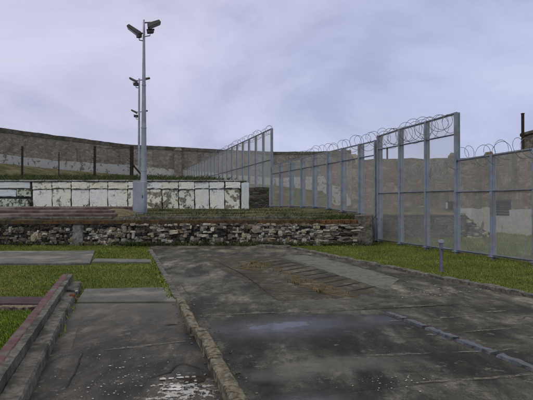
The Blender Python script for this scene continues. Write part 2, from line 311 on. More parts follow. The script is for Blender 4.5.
# =====================================================================  mesh collector
class MB:
    def __init__(self): self.v, self.f, self.c = [], [], []
    def add(self, vs, fs, tone=None):
        o = len(self.v); self.v += [tuple(p) for p in vs]
        self.f += [tuple(i + o for i in f) for f in fs]
        self.c += [tone or (1, 1, 1)] * len(vs)
    def hexa(self, b, t, tone=None):     # four bottom points, four top points
        self.add(list(b) + list(t), [(3, 2, 1, 0), (4, 5, 6, 7), (0, 1, 5, 4), (1, 2, 6, 5), (2, 3, 7, 6), (3, 0, 4, 7)], tone)
    def box(self, c, s, rz=0.0, tone=None, mat=None):
        hx, hy, hz = s[0] / 2, s[1] / 2, s[2] / 2
        M = mat or Matrix.Rotation(rz, 3, 'Z'); c = Vector(c)
        b = [c + M @ Vector(p) for p in ((-hx, -hy, -hz), (hx, -hy, -hz), (hx, hy, -hz), (-hx, hy, -hz))]
        t = [c + M @ Vector(p) for p in ((-hx, -hy, hz), (hx, -hy, hz), (hx, hy, hz), (-hx, hy, hz))]
        self.hexa(b, t, tone)
    def tube(self, pts, r, n=6, r1=None, caps=True):
        pts = [Vector(p) for p in pts]; rings = []
        for i, p in enumerate(pts):
            a = pts[max(0, i - 1)]; b = pts[min(len(pts) - 1, i + 1)]
            d = (b - a).normalized(); up = Vector((0, 0, 1)) if abs(d.z) < 0.95 else Vector((1, 0, 0))
            s = d.cross(up).normalized(); u = s.cross(d)
            rr = r if r1 is None else lerp(r, r1, i / (len(pts) - 1))
            rings.append([p + (s * math.cos(2 * math.pi * k / n) + u * math.sin(2 * math.pi * k / n)) * rr for k in range(n)])
        fs = []
        for i in range(len(rings) - 1):
            for k in range(n):
                fs.append((i * n + k, i * n + (k + 1) % n, (i + 1) * n + (k + 1) % n, (i + 1) * n + k))
        if caps: fs += [tuple(range(n))[::-1], tuple((len(rings) - 1) * n + k for k in range(n))]
        self.add([p for r_ in rings for p in r_], fs)
    def strip(self, pts, w, jit=0.0, seg=0.12, z=None, taper=True):
        """a thin crooked ribbon lying on the ground along pts"""
        P = [Vector(p) for p in pts]; out = []
        for a, b in zip(P, P[1:]):
            k = max(1, int((b - a).length / seg))
            out += [a.lerp(b, i / k) for i in range(k)]
        out.append(P[-1]); n = len(out); L, Rr = [], []
        for i, p in enumerate(out):
            d = (out[min(n - 1, i + 1)] - out[max(0, i - 1)]); d.z = 0; d.normalize(); s = Vector((-d.y, d.x, 0))
            e = 1.0 if not taper else min(1.0, 0.25 + 3.0 * min(i, n - 1 - i) / max(1, n))
            j = rng.uniform(-jit, jit); q = p + s * j * .6
            L.append(q + s * w * 0.5 * e * rng.uniform(0.75, 1.2)); Rr.append(q - s * w * 0.5 * e * rng.uniform(0.75, 1.2))
        if z is not None:
            for q in L + Rr: q.z = z
        self.add(L + Rr, [(i, n + i, n + i + 1, i + 1) for i in range(n - 1)])
    def poly(self, pts, jit=0.0, seg=0.25):
        P = [Vector(p) for p in pts]; out = []
        for a, b in zip(P, P[1:] + P[:1]):
            k = max(1, int((b - a).length / seg)) if jit else 1
            for i in range(k):
                q = a.lerp(b, i / k)
                if jit: q += Vector((rng.uniform(-jit, jit), rng.uniform(-jit, jit), 0))
                out.append(q)
        self.add(out, [tuple(range(len(out)))])
    def stone(self, c, s, tone, sq=0.55, jit=0.12, r=rng):
        base = ICO
        ang = r.uniform(-0.12, 0.12); ca, sa = math.cos(ang), math.sin(ang); vs = []
        for p in base[0]:
            q = [math.copysign(abs(a) ** sq, a) * (1 + r.uniform(-jit, jit)) * h * 0.5 for a, h in zip(p, s)]
            vs.append((c[0] + q[0] * ca - q[2] * sa, c[1] + q[1], c[2] + q[0] * sa + q[2] * ca))
        self.add(vs, base[1], tone)
    def build(self, name, mat, parent=None, smooth=False, bevel=0.0, loc=None):
        me = bpy.data.meshes.new(name)
        off = Vector(loc) if loc is not None else Vector((0, 0, 0))
        me.from_pydata([tuple(Vector(p) - off) for p in self.v] if loc is not None else self.v, [], self.f); me.update()
        if any(c != (1, 1, 1) for c in self.c):
            ca = me.color_attributes.new('tone', 'FLOAT_COLOR', 'POINT')
            ca.data.foreach_set('color', [x for c in self.c for x in (*c, 1.0)])
        bm = bmesh.new(); bm.from_mesh(me)
        bmesh.ops.recalc_face_normals(bm, faces=bm.faces)
        if bevel: bmesh.ops.bevel(bm, geom=list(bm.edges), offset=bevel, segments=1, affect='EDGES', clamp_overlap=True)
        bm.to_mesh(me); bm.free()
        if smooth:
            for p in me.polygons: p.use_smooth = True
        me.materials.append(mat)
        o = bpy.data.objects.new(name, me); COL.objects.link(o)
        if parent is not None: o.parent = parent
        if loc is not None: o.location = loc
        return o
_b = bmesh.new(); bmesh.ops.create_icosphere(_b, subdivisions=2, radius=1.0)
ICO = ([tuple(v.co) for v in _b.verts], [tuple(v.index for v in f.verts) for f in _b.faces]); _b.free()

def tag(o, label, cat, group=None):
    o['label'] = label; o['category'] = cat
    if group: o['group'] = group
    return o
def thing(name, label, cat, loc=(0, 0, 0), rz=0.0, group=None):
    o = bpy.data.objects.new(name, None); COL.objects.link(o); o.location = loc; o.rotation_euler = (0, 0, rz)
    o.empty_display_size = 0.3
    return tag(o, label, cat, group)
def structure(o): o['kind'] = 'structure'; return o
def stuff(o, label, cat): o['kind'] = 'stuff'; return tag(o, label, cat)

# =====================================================================  ground
WALLP = [(-62.0, 20.0), (-45.0, 36.0), (-29.5, 55.0), (-25.5, 61.8), (-19.5, 71.0), (-12.2, 74.2), (-7.15, 77.4), (1.4, 81.0), (8.0, 81.0), (13.4, 79.5)]
def wallY(x): return interp(WALLP, x)
def crest(x): return interp([(-40, 6.2), (-29.5, 6.0), (-25.3, 5.7), (-19.5, 5.5), (-12.2, 5.2), (-7, 4.9), (1.4, 4.4), (8, 3.6), (11, 3.2), (13.4, 1.6), (20, 1.3)], x)
def inner_x(y): return -1.15 - 0.31 * (y - 27.0)        # right edge of the raised ground behind the white wall
def terrain(x, y):
    z = 0.9 + 0.2 * sstep(19.0, 22.0, y) + 0.2 * sstep(22.0, 27.0, y)
    if y > 27.1 and x < inner_x(y) + 0.3:
        e = sstep(inner_x(y) + 0.3, inner_x(y) - 0.2, x)
        z = lerp(z, min(3.4, 2.72 + 0.09 * (y - 27.0)), e)
    wy = wallY(x)
    z0 = 14.0 if x > -4 else 24.0
    z = lerp(z, max(z, crest(x)), sstep(wy - z0, wy - 0.6, y))
    if x > 4.15: z *= 1 - sstep(8.8, 10.6, x + nz(y, x, 0, 0.8) * 0.4)
    z += 0.05 * nz(x, y, 3.1, 0.9) + 0.025 * nz(x, y, 1.1, 3.0)
    return z
def make_terrain():
    xs = sorted(set([-62 + 2.0 * i for i in range(25)] + [-14 + 0.35 * i for i in range(80)] + [4.08, 4.16] + [14.0, 16, 20, 26]))
    ys = sorted(set([19.12, 19.3, 19.6, 20.0, 20.4] + [20.8 + 0.4 * i for i in range(15)] + [22.86, 26.8, 27.08, 27.14] + [27.6 + 0.8 * i for i in range(70)]))
    mb = MB(); idx = {}
    def vid(x, y):
        if (x, y) not in idx:
            idx[(x, y)] = len(mb.v); mb.v.append((x, y, terrain(x, y))); mb.c.append((1, 1, 1))
        return idx[(x, y)]
    for x0, x1 in zip(xs, xs[1:]):
        for y0, y1 in zip(ys, ys[1:]):
            if x1 > 4.1 and y0 < 22.8: continue
            if x1 > 12.0: 
                if not (x1 <= 16.1 and y0 > 30): continue
            if y1 > wallY(x0) + 2.0 or (x0 < -20 and y0 < 26): continue
            mb.f.append((vid(x0, y0), vid(x1, y0), vid(x1, y1), vid(x0, y1)))
    return structure(mb.build('terrace_ground', TERR, smooth=True))
mb = MB(); S = 1500.0
mb.poly([(-S, -S, -0.03), (S, -S, -0.03), (S, S, -0.03), (-S, S, -0.03)])
structure(mb.build('ground', GROUND))
make_terrain()

# the yard, and what is laid and worn into it
ck = lambda y: -0.256 - 0.285 * (y - 4.06)          # central kerb line
rk = lambda y: 4.53 - 0.397 * (y - 8.5)             # right kerb line
lk = lambda y: -1.94 - 0.29 * (y - 4.06)            # foot of the left kerb
mb = MB(); left = [Vector((ck(y) + 0.04, y, 0.0)) for y in (-4, 0, 4, 8, 12, 14.5, 16.5)]
right = [Vector((rk(y), y, 0.0)) for y in (17.7, 14, 11, 8, 4, 0, -4)]
mb.poly(left + [Vector((-4.4, 18.9, 0)), Vector((0.0, 18.95, 0)), Vector((0.5, 18.3, 0))] + right)
structure(mb.build('yard', ASPHALT))
mb = MB()
mb.poly([Vector((lk(y) - 0.05, y, -0.002)) for y in (-4, 0, 4, 8.0)] + [Vector((ck(y) - 0.02, y, -0.002)) for y in (8.0, 4, 0, -4)])
structure(mb.build('walkway', WALK))
mb = MB(); g = [Vector((lk(8.06) + 0.05, 8.02, 0)), Vector((ck(8.06) - 0.03, 8.1, 0)), Vector((ck(9.3) - 0.03, 9.42, 0)), Vector((lk(9.3) + 0.1, 9.25, 0))]
mb.hexa([p + Vector((0, 0, -0.05)) for p in g], [p + Vector((0, 0, 0.022)) for p in g])
structure(mb.build('walkway_slab', SLAB2, bevel=0.012))
mb = MB(); mb.strip([G(84, 301.8), G(120, 301.9), G(172, 300)], 0.05, 0.012, 0.15, 0.006, False); structure(mb.build('walkway_joint', CRACK))
mb = MB(); mb.poly([G(278, 257), G(306, 255), G(345, 263.5), G(400, 279), G(386, 290)][::-1], 0.03)
for i, p in enumerate(mb.v): mb.v[i] = (p[0], p[1], 0.004)
structure(mb.build('concrete_slab', m_worn('worn pale concrete skim', (0.085, 0.09, 0.08), (0.17, 0.175, 0.16), 0.36, 2.0, 0.9)))
mb = MB(); mb.poly([G(286, 301), G(330, 299.5), G(366, 296.5), G(404, 300), G(340, 308.4), G(300, 309)][::-1], 0.03)
for i, p in enumerate(mb.v): mb.v[i] = (p[0], p[1], 0.004)
structure(mb.build('concrete_patch', m_worn('thin concrete skim', (0.07, 0.07, 0.062), (0.14, 0.138, 0.125), 0.44, 2.4, 0.75)))
# dark open joints between boards of concrete, edged by a weedy line
mb = MB()
for k in range(11):
    t = (k + 0.3) / 11
    a = G(246, 262).lerp(G(352, 296), t); b = G(279, 257.4).lerp(G(383, 288.5), min(1, t * 1.02))
    a = a.lerp(b, rng.uniform(0.02, 0.25))
    mb.strip([a, a.lerp(b, 0.5), b], rng.uniform(0.06, 0.1), 0.012, 0.15, 0.009)
for k in range(8):
    t = (k + 0.5) / 8
    a = G(246, 262).lerp(G(352, 296), t); b = G(196, 262).lerp(G(262, 300), t)
    mb.strip([a, a.lerp(b, rng.uniform(0.4, 0.9))], rng.uniform(0.015, 0.03), 0.012, 0.2, 0.009)
mb.strip([G(196, 257), G(218, 262), G(246, 276), G(272, 296), G(278, 300)], 0.03, 0.03, 0.2, 0.009)
structure(mb.build('floor_joints', CRACK))
mb = MB()
mb.strip([G(192, 316), G(240, 314), G(300, 312), G(344, 310)], 0.045, 0.02, 0.12, 0.008)
mb.strip([G(352, 309.4), G(376, 309), G(384, 310)], 0.05, 0.02, 0.1, 0.010)
mb.strip([G(396, 307.3), G(425, 306), G(452, 304.6)], 0.05, 0.02, 0.1, 0.010)
mb.strip([G(389, 321.3), G(404, 320.6)], 0.06, 0.015, 0.08, 0.010)
mb.strip([G(415, 320.4), G(445, 318), G(474, 315.2)], 0.04, 0.015, 0.1, 0.008)
mb.strip([G(426, 335.2), G(437, 334.6)], 0.06, 0.015, 0.06, 0.010)
mb.strip([G(458, 332.5), G(490, 330), G(524, 327.4)], 0.04, 0.02, 0.1, 0.008)
mb.strip([G(366, 355.5), G(395, 354.8), G(430, 353.2)], 0.06, 0.02, 0.1, 0.008)
mb.strip([G(452, 353), G(484, 351.5), G(516, 349)], 0.05, 0.02, 0.08, 0.010)
mb.strip([G(412, 383), G(450, 380.5), G(500, 377.5), G(545, 373)], 0.05, 0.008, 0.08, 0.008)
mb.strip([G(484, 312), G(506, 311)], 0.1, 0.03, 0.08, 0.008)
mb.strip([G(104, 350), G(140, 346.5), G(186, 341)], 0.06, 0.015, 0.08, 0.006)
structure(mb.build('worn_floor_lines', PALE))
mb = MB()
mb.strip([G(338, 311), G(380, 308.5), G(420, 306.8), G(462, 304.2)], 0.035, 0.02, 0.1, 0.012)
mb.strip([G(147, 378.5), G(158, 375.5), G(170, 372), G(175, 366.5), G(184, 363)], 0.022, 0.012, 0.04, 0.006)
mb.strip([G(165, 325), G(178, 324.3)], 0.035, 0.01, 0.05, 0.006)
mb.strip([G(182, 363), G(194, 366), G(206, 371)], 0.012, 0.01, 0.04, 0.006)
mb.strip([G(66, 388), G(76, 372), G(83, 352)], 0.018, 0.01, 0.06, 0.006)
structure(mb.build('pavement_cracks', CRACK))
mb = MB(); mb.poly([Vector((0, 0, 0)) + G(px, py) + Vector((0, 0, 0.007)) for px, py in ((183, 379), (188, 375.5), (198, 375), (206, 377.5), (204, 381), (196, 383), (187, 382))][::-1], 0.006, 0.03)
structure(mb.build('broken_hole', m_worn('rust dark hole', (0.012, 0.008, 0.008), (0.05, 0.026, 0.022), 0.42, 24.0, 0.95)))
# flaked white paint and broken rubble near the hole
mb = MB()
def flake(p, r):
    k = rng.randint(5, 7); a0 = rng.random() * 6
    mb.poly([(p.x + math.cos(a0 + 6.283 * i / k) * r * rng.uniform(0.5, 1.3), p.y + math.sin(a0 + 6.283 * i / k) * r * rng.uniform(0.4, 0.9), 0.007 + rng.uniform(0, .002)) for i in range(k)])
for _ in range(130):
    px = rng.gauss(125, 30); py = rng.gauss(380, 16)
    p = G(px, max(345, min(415, py)))
    if lk(p.y) + .1 < p.x < ck(p.y) - .12: flake(p, rng.choice((0.003, 0.004, 0.006, 0.01))*rng.uniform(.7,1.5))
for _ in range(16):
    flake(G(rng.gauss(176, 8), rng.gauss(387, 6)), rng.uniform(0.015, 0.04))
for _ in range(70):
    t = rng.random(); p = G(rng.uniform(395, 500), 0.0 + 291 + rng.gauss(0, 4)); p = Vector((p.x, p.y, 0))
    if p.x < rk(p.y) - .1: flake(p + Vector((0, 0, .004)), rng.uniform(0.006, 0.022))
for _ in range(34):
    p = G(rng.gauss(405, 26), rng.gauss(383, 5)); flake(p + Vector((0, 0, .004)), rng.uniform(0.003, 0.011))
stuff(mb.build('paint_flakes', FLAKE), 'scattered white flakes of paint and grit on the dark paving', 'paint flakes')
mb = MB()
for _ in range(26):
    p = G(rng.gauss(190, 9), rng.gauss(388, 6)); s = rng.uniform(0.01, 0.04); t = rng.choice((0.42, 0.34, 0.2, 0.09, 0.06))
    if p.x < ck(p.y) - .16: mb.stone((p.x, p.y, s * 0.12), (s * 1.3, s, s * 0.5), (t, t, t * 1.02), 0.7)
for _ in range(90):      # crumbs along the central kerb
    y = rng.uniform(3.2, 8.2); s = rng.uniform(0.006, 0.022); t = rng.uniform(0.06, 0.25)
    mb.stone((ck(y) + rng.choice((-.14, .14, .17, .2)) + rng.gauss(0, .03), y, s * 0.3), (s * 1.2, s, s * 0.7), (t, t * .93, t * .8), 0.7)
stuff(mb.build('rubble', STONES), 'pale broken concrete crumbs by the hole beside the central kerb', 'rubble')

# left path slab, thin strip and maroon strip
def slab(name, pts, z0, z1, mat, bevel=0.01):
    m = MB(); m.hexa([Vector((p.x, p.y, z0)) for p in pts], [Vector((p.x, p.y, z1)) for p in pts])
    return structure(m.build(name, mat, bevel=bevel))
slab('path_slab', [Vector((-15, 13.0, 0)), G(90, 263.8), G(95, 251.2), Vector((-15, 16.3, 0))], -0.05, 0.025, SLAB2)
slab('path_strip', [G(92, 262.2), G(152, 262.6), G(151, 259.9), G(95, 259.3)], -0.05, 0.028, SLAB)
slab('maroon_strip', [Vector((-12, 7.86, 0)), G(50, 307), G(54, 300), Vector((-12, 8.45, 0))], -0.05, 0.06, MAROON)
slab('tan_edging', [Vector((-12, 7.72, 0)), G(49, 309.6), G(50, 307.3), Vector((-12, 7.84, 0))], -0.05, 0.04, KERBTAN)

# kerbs: swept profiles with worn, wavering edges
def sweep(name, prof, path, mat, jit=0.012, seg=0.12, js=3.0):
    P = []
    for a, b in zip(path, path[1:]):
        a, b = Vector(a), Vector(b); k = max(1, int((b - a).length / seg)); P += [a.lerp(b, i / k) for i in range(k)]
    P.append(Vector(path[-1])); m = MB(); n = len(prof); vs = []
    for i, p in enumerate(P):
        d = P[min(len(P) - 1, i + 1)] - P[max(0, i - 1)]; d.z = 0; d.normalize(); s = Vector((d.y, -d.x, 0))
        for k, (u, h) in enumerate(prof):
            q = p + s * u + Vector((0, 0, h))
            q += s * jit * (nz(p.x, p.y, k * 3.3, js) + 0.7 * nz(p.x, p.y, k * 7.7, js * 4)) + Vector((0, 0, jit * 0.8 * (nz(p.x, p.y, k * 5.1 + 9, js) + nz(p.x, p.y, k * 2.1 + 4, js * 4)))) * (1 if h > 0 else 0)
            vs.append(q)
    fs = [(i * n + k, (i + 1) * n + k, (i + 1) * n + k + 1, i * n + k + 1) for i in range(len(P) - 1) for k in range(n - 1)]
    fs += [tuple(range(n)), tuple((len(P) - 1) * n + k for k in range(n))[::-1]]
    m.add(vs, fs); return structure(m.build(name, mat))
lp = lambda y, o=0.0: (lk(y) + o, y, 0.0)
sweep('kerb_ledge', [(-0.16, -0.05), (-0.16, 0.125), (-0.015, 0.115), (0.0, 0.09), (0.015, -0.05)], [lp(-4), lp(8.35)], KERB, 0.008, 0.07)
sweep('kerb_ledge', [(-0.16, -0.05), (-0.16, 0.12), (-0.015, 0.11), (0.0, 0.09), (0.015, -0.05)], [lp(8.62), lp(9.55)], KERB, 0.016)
sweep('kerb_face', [(-0.345, -0.05), (-0.345, 0.225), (-0.17, 0.225), (-0.165, -0.05)], [lp(-4), lp(9.75)], KERB, 0.006, 0.07)
sweep('kerb_paint', [(-0.352, 0.08), (-0.355, 0.226), (-0.335, 0.236), (-0.26, 0.234), (-0.245, 0.222)], [lp(-4), lp(9.7)], REDTOP, 0.006, 0.07)
m = MB()
for _ in range(14):
    y = rng.uniform(7.6, 8.5); s = rng.uniform(0.03, 0.09); c = rng.choice(((0.3, 0.12, 0.05), (0.2, 0.08, 0.04), (0.4, 0.38, 0.35)))
    m.stone((lk(y) - rng.choice((0.02, 0.38, 0.42, 0.3)) + rng.gauss(0, .02), y, rng.choice((0.03, 0.12))), (s, s, s * .7), c, 0.6)
stuff(m.build('brick_crumbs', STONES), 'orange brick crumbs lying at the broken end of the red kerb', 'brick crumbs')
cp = lambda y, o=0.0: (ck(y) + o, y, 0.0)
prof = [(-0.08, -0.05), (-0.078, 0.095), (-0.065, 0.107), (0.0, 0.112), (0.045, 0.105), (0.058, 0.09), (0.06, -0.05)]
sweep('central_kerb', prof, [cp(-4, .02), cp(3.1, 0.02)], KERBTAN, 0.006, 0.06)
sweep('central_kerb', prof, [cp(3.14, -.01), cp(4.9, 0.0)], KERBTAN, 0.006, 0.06)
sweep('central_kerb', prof, [cp(4.94, .02), cp(6.0, .025)], KERBTAN, 0.007, 0.06)
sweep('central_kerb', [(u * 0.9, h * 0.92) for u, h in prof], [cp(6.05, -.03), cp(6.85, -.01), cp(8.0, 0.0)], KERBTAN, 0.008, 0.06)
sweep('lawn_edging', [(-0.07, -0.05), (-0.06, 0.045), (0.05, 0.045), (0.07, -0.05)], [cp(8.25), cp(11.6), cp(14.8), (-3.9, 16.8, 0)], KERB, 0.016)
sweep('right_kerb', [(-0.09, -0.05), (-0.08, 0.05), (0.07, 0.06), (0.1, -0.05)], [(rk(y), y, 0) for y in (-4, 4, 8.5, 12, 17.7)], KERB, 0.03)
sweep('right_kerb', [(-0.2, -0.05), (-0.18, 0.05), (0.12, 0.07), (0.2, -0.05)], [(0.8, 17.85, 0), (-0.3, 18.5, 0)], KERB, 0.03)
# low blue grey kerb blocks across the yard
bl = [G(388, 313), G(406, 320), G(427, 328.3), G(457, 340), G(497, 355), G(560, 379)]
labs = ['farthest short blue grey kerb block by the long cracked joint', 'second blue grey kerb block from the far end', 'middle blue grey kerb block of the diagonal row',
        'long blue grey kerb block second from the right edge', 'nearest blue grey kerb block running out at the right']
for (a, b), lb in zip(zip(bl, bl[1:]), labs):
    d = (b - a); L = d.length - 0.07; o = thing('kerb_block', lb, 'kerb block', a + d * 0.5, math.atan2(d.y, d.x), 'blue grey kerb blocks across the yard')
    m = MB(); k = 10
    ring = []
    for i in range(k + 1):
        x = -L / 2 + L * i / k
        for (y, h) in ((-0.075, -0.03), (-0.05, 0.03), (0.045, 0.026), (0.07, -0.03)):
            ring.append((x + rng.uniform(-.01, .01), y + rng.uniform(-.008, .008), h + rng.uniform(-.008, .008)))
    fs = [(i * 4 + q, (i + 1) * 4 + q, (i + 1) * 4 + q + 1, i * 4 + q + 1) for i in range(k) for q in range(3)] + [(0, 1, 2, 3), tuple(k * 4 + q for q in (3, 2, 1, 0))]
    m.add(ring, fs); m.build('block', BLUEKERB, o)

# =====================================================================  rubble retaining wall (front of the terrace)
WX0, WX1, WY = -19.0, 3.55, 19.0
rw = thing('rubble_wall', 'low rubble stone retaining wall of cream and black stones with painted crevice shade below the terrace', 'stone wall', (0, WY, 0))
m = MB(); m.box((lerp(WX0, WX1, .5), 0.3, 0.42), (WX1 - WX0, 0.5, 0.84)); m.build('core', DARKJ, rw)
m = MB(); z = -0.02; row = 0; r2 = random.Random(21)
CREAMS = [(0.36, 0.32, 0.24), (0.42, 0.39, 0.31), (0.28, 0.235, 0.16), (0.36, 0.35, 0.31), (0.25, 0.22, 0.17)]
GREYS = [(0.15, 0.14, 0.12), (0.2, 0.18, 0.145), (0.11, 0.1, 0.085), (0.17, 0.135, 0.09)]
DARKS = [(0.03, 0.028, 0.026), (0.045, 0.04, 0.035), (0.06, 0.052, 0.04)]  # black stones, some standing in for the shade of deep crevices
while z < 0.80:
    h = r2.uniform(0.07, 0.115); x = WX0 + r2.uniform(0, .2)
    while x < WX1:
        px = CX + x * F / WY; flat = px > 322; cl = nz(x, z * 2.0, 4.4, 0.9)
        w = r2.choice((.07, .1, .15, .22)) * r2.uniform(.8, 1.3) if not flat else r2.uniform(0.15, 0.4)
        hh = h * r2.uniform(0.7, 1.5) * (0.8 if flat else 1)
        pc, pg = (0.08, 0.5) if px < 78 else (0.28, 0.45) if px < 145 else (0.32, 0.26) if px < 240 else (0.5, 0.32)
        pc += 0.35 * cl
        if z > 0.6 and px < 120: pc = -1
        u = r2.random(); tone = r2.choice(DARKS)
        if u < pc: tone = r2.choice(CREAMS)
        elif u < pc + pg: tone = r2.choice(GREYS)
        k = r2.uniform(0.7, 1.15); tone = tuple(t * k for t in tone)
        big = r2.random() < 0.10 and tone[0] > 0.2 and z < 0.55 and not flat
        if not (71 < px < 83):
            d = r2.uniform(0.0, 0.09) if tone[0] > .1 else r2.uniform(.05, .11)
            m.stone((x + w / 2, d - (0.05 if big else 0), min(z + hh / 2, .78)), (w * 1.12 * (1.15 if big else 1), 0.22, hh * (2.3 if big else 1.15)), tone, r2.uniform(.3, .6), 0.2, r2)
        x += w
    z += h * 0.9
m.build('stone_face', STONES, rw)
m = MB(); k = 60
for i in range(k):
    x0 = lerp(WX0, 2.0, i / k); x1 = lerp(WX0, 2.0, (i + 1) / k) + .021; a = 0.03 * nz(i, 1.3, 0, .9)
    m.hexa([(x0, -0.05 + a, 0.80), (x1 - .02, -0.05 + a, 0.80), (x1 - .02, 0.5, 0.80), (x0, 0.5, 0.80)], [(x0, -0.03 + a, 0.945 + a), (x1 - .02, -0.03 + a, 0.945 - a), (x1 - .02, 0.5, 0.95), (x0, 0.5, 0.95)])
m.build('earth_course', BRICK, rw)
m = MB()
for i in range(6):
    x0 = lerp(2.02, 3.44, i / 6); a = rng.uniform(-.015, .015)
    m.box((x0 + .115, .2 + a, .885 + a * .5), (.22, .5, .15))
m.build('brick_course', BRICKO, rw, bevel=0.015)
m = MB(); xa, xb = (71 - CX) * WY / F, (83 - CX) * WY / F
m.hexa([(xa - .06, -.06, -.05), (xb, -.06, -.05), (xb, .3, -.05), (xa - .06, .3, -.05)], [(xa + .07, .0, .8), (xb + .04, .0, .8), (xb + .04, .3, .8), (xa + .07, .3, .8)]); m.build('buttress', m_mottled('patched render', (0.09, 0.088, 0.08), (0.27, 0.265, 0.25), 6.0, 0.9, bump=0.9, bd=0.04, c=(0.06, 0.058, 0.05), cs=3.5), rw, bevel=0.02)
m = MB(); m.hexa([(3.45, -.06, -.05), (4.04, -.06, -.05), (4.04, .8, -.05), (3.45, .8, -.05)], [(3.48, -.03, 1.13), (4.03, -.03, 1.16), (4.03, .8, 1.16), (3.48, .8, 1.13)])
m.build('end_pier', KERB, rw, bevel=0.03)
# concrete edging and steps on the terrace
sweep('terrace_edging', [(-0.12, -0.1), (-0.11, 0.05), (0.08, 0.05), (0.1, -0.1)], [(-5.9, 20.15, 1.02), (-2, 20.15, 1.01), (2.4, 20.2, 1.01)], KERB, 0.02, 0.3)
m = MB(); m.box((-13.0, 20.55, 1.06), (13.6, 0.9, 0.22)); m.box((-13.1, 21.6, 1.13), (13.3, 1.15, 0.34)); m.box((-13.1, 24.6, 1.2), (13.1, 4.8, 0.44))
structure(m.build('terrace_step', REDBROWN, bevel=0.03))
m = MB(); m.box((-13.0, 20.02, 1.0), (13.62, 0.12, 0.1)); structure(m.build('terrace_edging', KERB, bevel=0.02))
m = MB(); k = 12
pts = []
for i in range(k + 1):
    for j in range(k + 1):
        u, v_ = i / k, j / k; x = lerp(-7.3, -5.3, u); y = lerp(20.0, 22.6, v_)
        hgt = 0.3 * max(0, 1 - ((x + 6.6) / 0.95) ** 2) * sstep(20.0, 21.8, y) + 0.03 * nz(x, y, 0, 4)
        pts.append((x, y, 0.96 + 0.045 * (y - 20) + hgt - 0.05 * (i in (0, k) or j in (0, k))))
m.add(pts, [(i * (k + 1) + j, (i + 1) * (k + 1) + j, (i + 1) * (k + 1) + j + 1, i * (k + 1) + j + 1) for i in range(k) for j in range(k)])
structure(m.build('sandy_ramp', SAND, smooth=True))
# the terrace edge where it turns back and runs on behind the fence
t = thing('retaining_wall', 'dark stone retaining wall with a tan ledge behind the mesh fence', 'stone wall', (4.1, 22.8, 0))
m = MB(); m.box((0.0, -1.45, 0.5), (0.3, 2.9, 1.1)); m.box((2.55, 0.0, 0.5), (4.8, 0.3, 1.06)); m.build('stone_face', RETW, t, bevel=0.03)
m = MB(); k = 12
for i in range(k):
    x0 = 0.17 + 4.75 * i / k; a = rng.uniform(-.03, .03)
    m.hexa([(x0, -.22 + a, 1.03), (x0 + .38, -.22 + a, 1.03), (x0 + .38, .35, 1.03), (x0, .35, 1.03)], [(x0, -.2 + a, 1.13 + a), (x0 + .38, -.2 + a, 1.13 + a * .3), (x0 + .38, .35, 1.15), (x0, .35, 1.15)])
m.build('ledge', SAND, t, bevel=0.02)
m = MB(); r3 = random.Random(5)
for _ in range(130):
    x = r3.uniform(8.6, 10.4); f_ = sstep(10.6, 8.8, x); s = r3.uniform(.06, .22); tt = r3.choice(((0.22, 0.17, 0.1), (0.12, 0.1, 0.07), (0.3, 0.27, 0.2)))
    m.stone((x, 22.7 + r3.uniform(-.3, .6), r3.uniform(0, 1.0) * f_), (s * 1.3, s, s * .7), tt, 0.6, .14, r3)
stuff(m.build('rubble', STONES), 'heap of tan rubble where the retaining wall behind the fence breaks down', 'rubble')

# =====================================================================  white panelled wall
WPX = [33, 52.5, 71.5, 89.5, 108, 128, 146.5, 162.5, 179, 195, 209.7, 225, 240.5]
WWY = 27.0; X = lambda px: (px - CX) * WWY / F
ww = thing('whitewashed_wall', 'long low whitewashed wall of peeling white slabs along the terrace', 'wall', (X(140), WWY, 1.2))
ox = X(140)
m = MB(); m.box((lerp(-30, X(243), .5) - ox, 0.34, 0.74), (X(243) + 30, 0.5, 1.68)); m.build('wall_core', RETW, ww)
m = MB(); k = 40
for i in range(k):
    a, b = lerp(-30, X(247), i / k) - ox, lerp(-30, X(247), (i + 1) / k) - ox - .03; e = rng.uniform(-.03, .03)
    m.hexa([(a, -.13 + e, 1.56), (b, -.13 + e, 1.56), (b, .75, 1.56), (a, .75, 1.56)], [(a, -.1 + e, 1.64 + e * .5), (b, -.1 + e, 1.64 - e * .5), (b, .75, 1.66), (a, .75, 1.66)])
m.build('coping', m_mottled('grey lichen coping', (0.12, 0.125, 0.12), (0.3, 0.31, 0.31), 3.0, 0.9, c=(0.08, 0.085, 0.06), cs=1.3, bump=.7, bd=.03), ww, bevel=0.015)
kinds = [WHITE_A, WHITE_B, WHITE_A, WHITE_A, WHITE_A, WHITE_B, WHITE_C, WHITE_C, WHITE_C, WHITE_A, WHITE_A, WHITE_C]
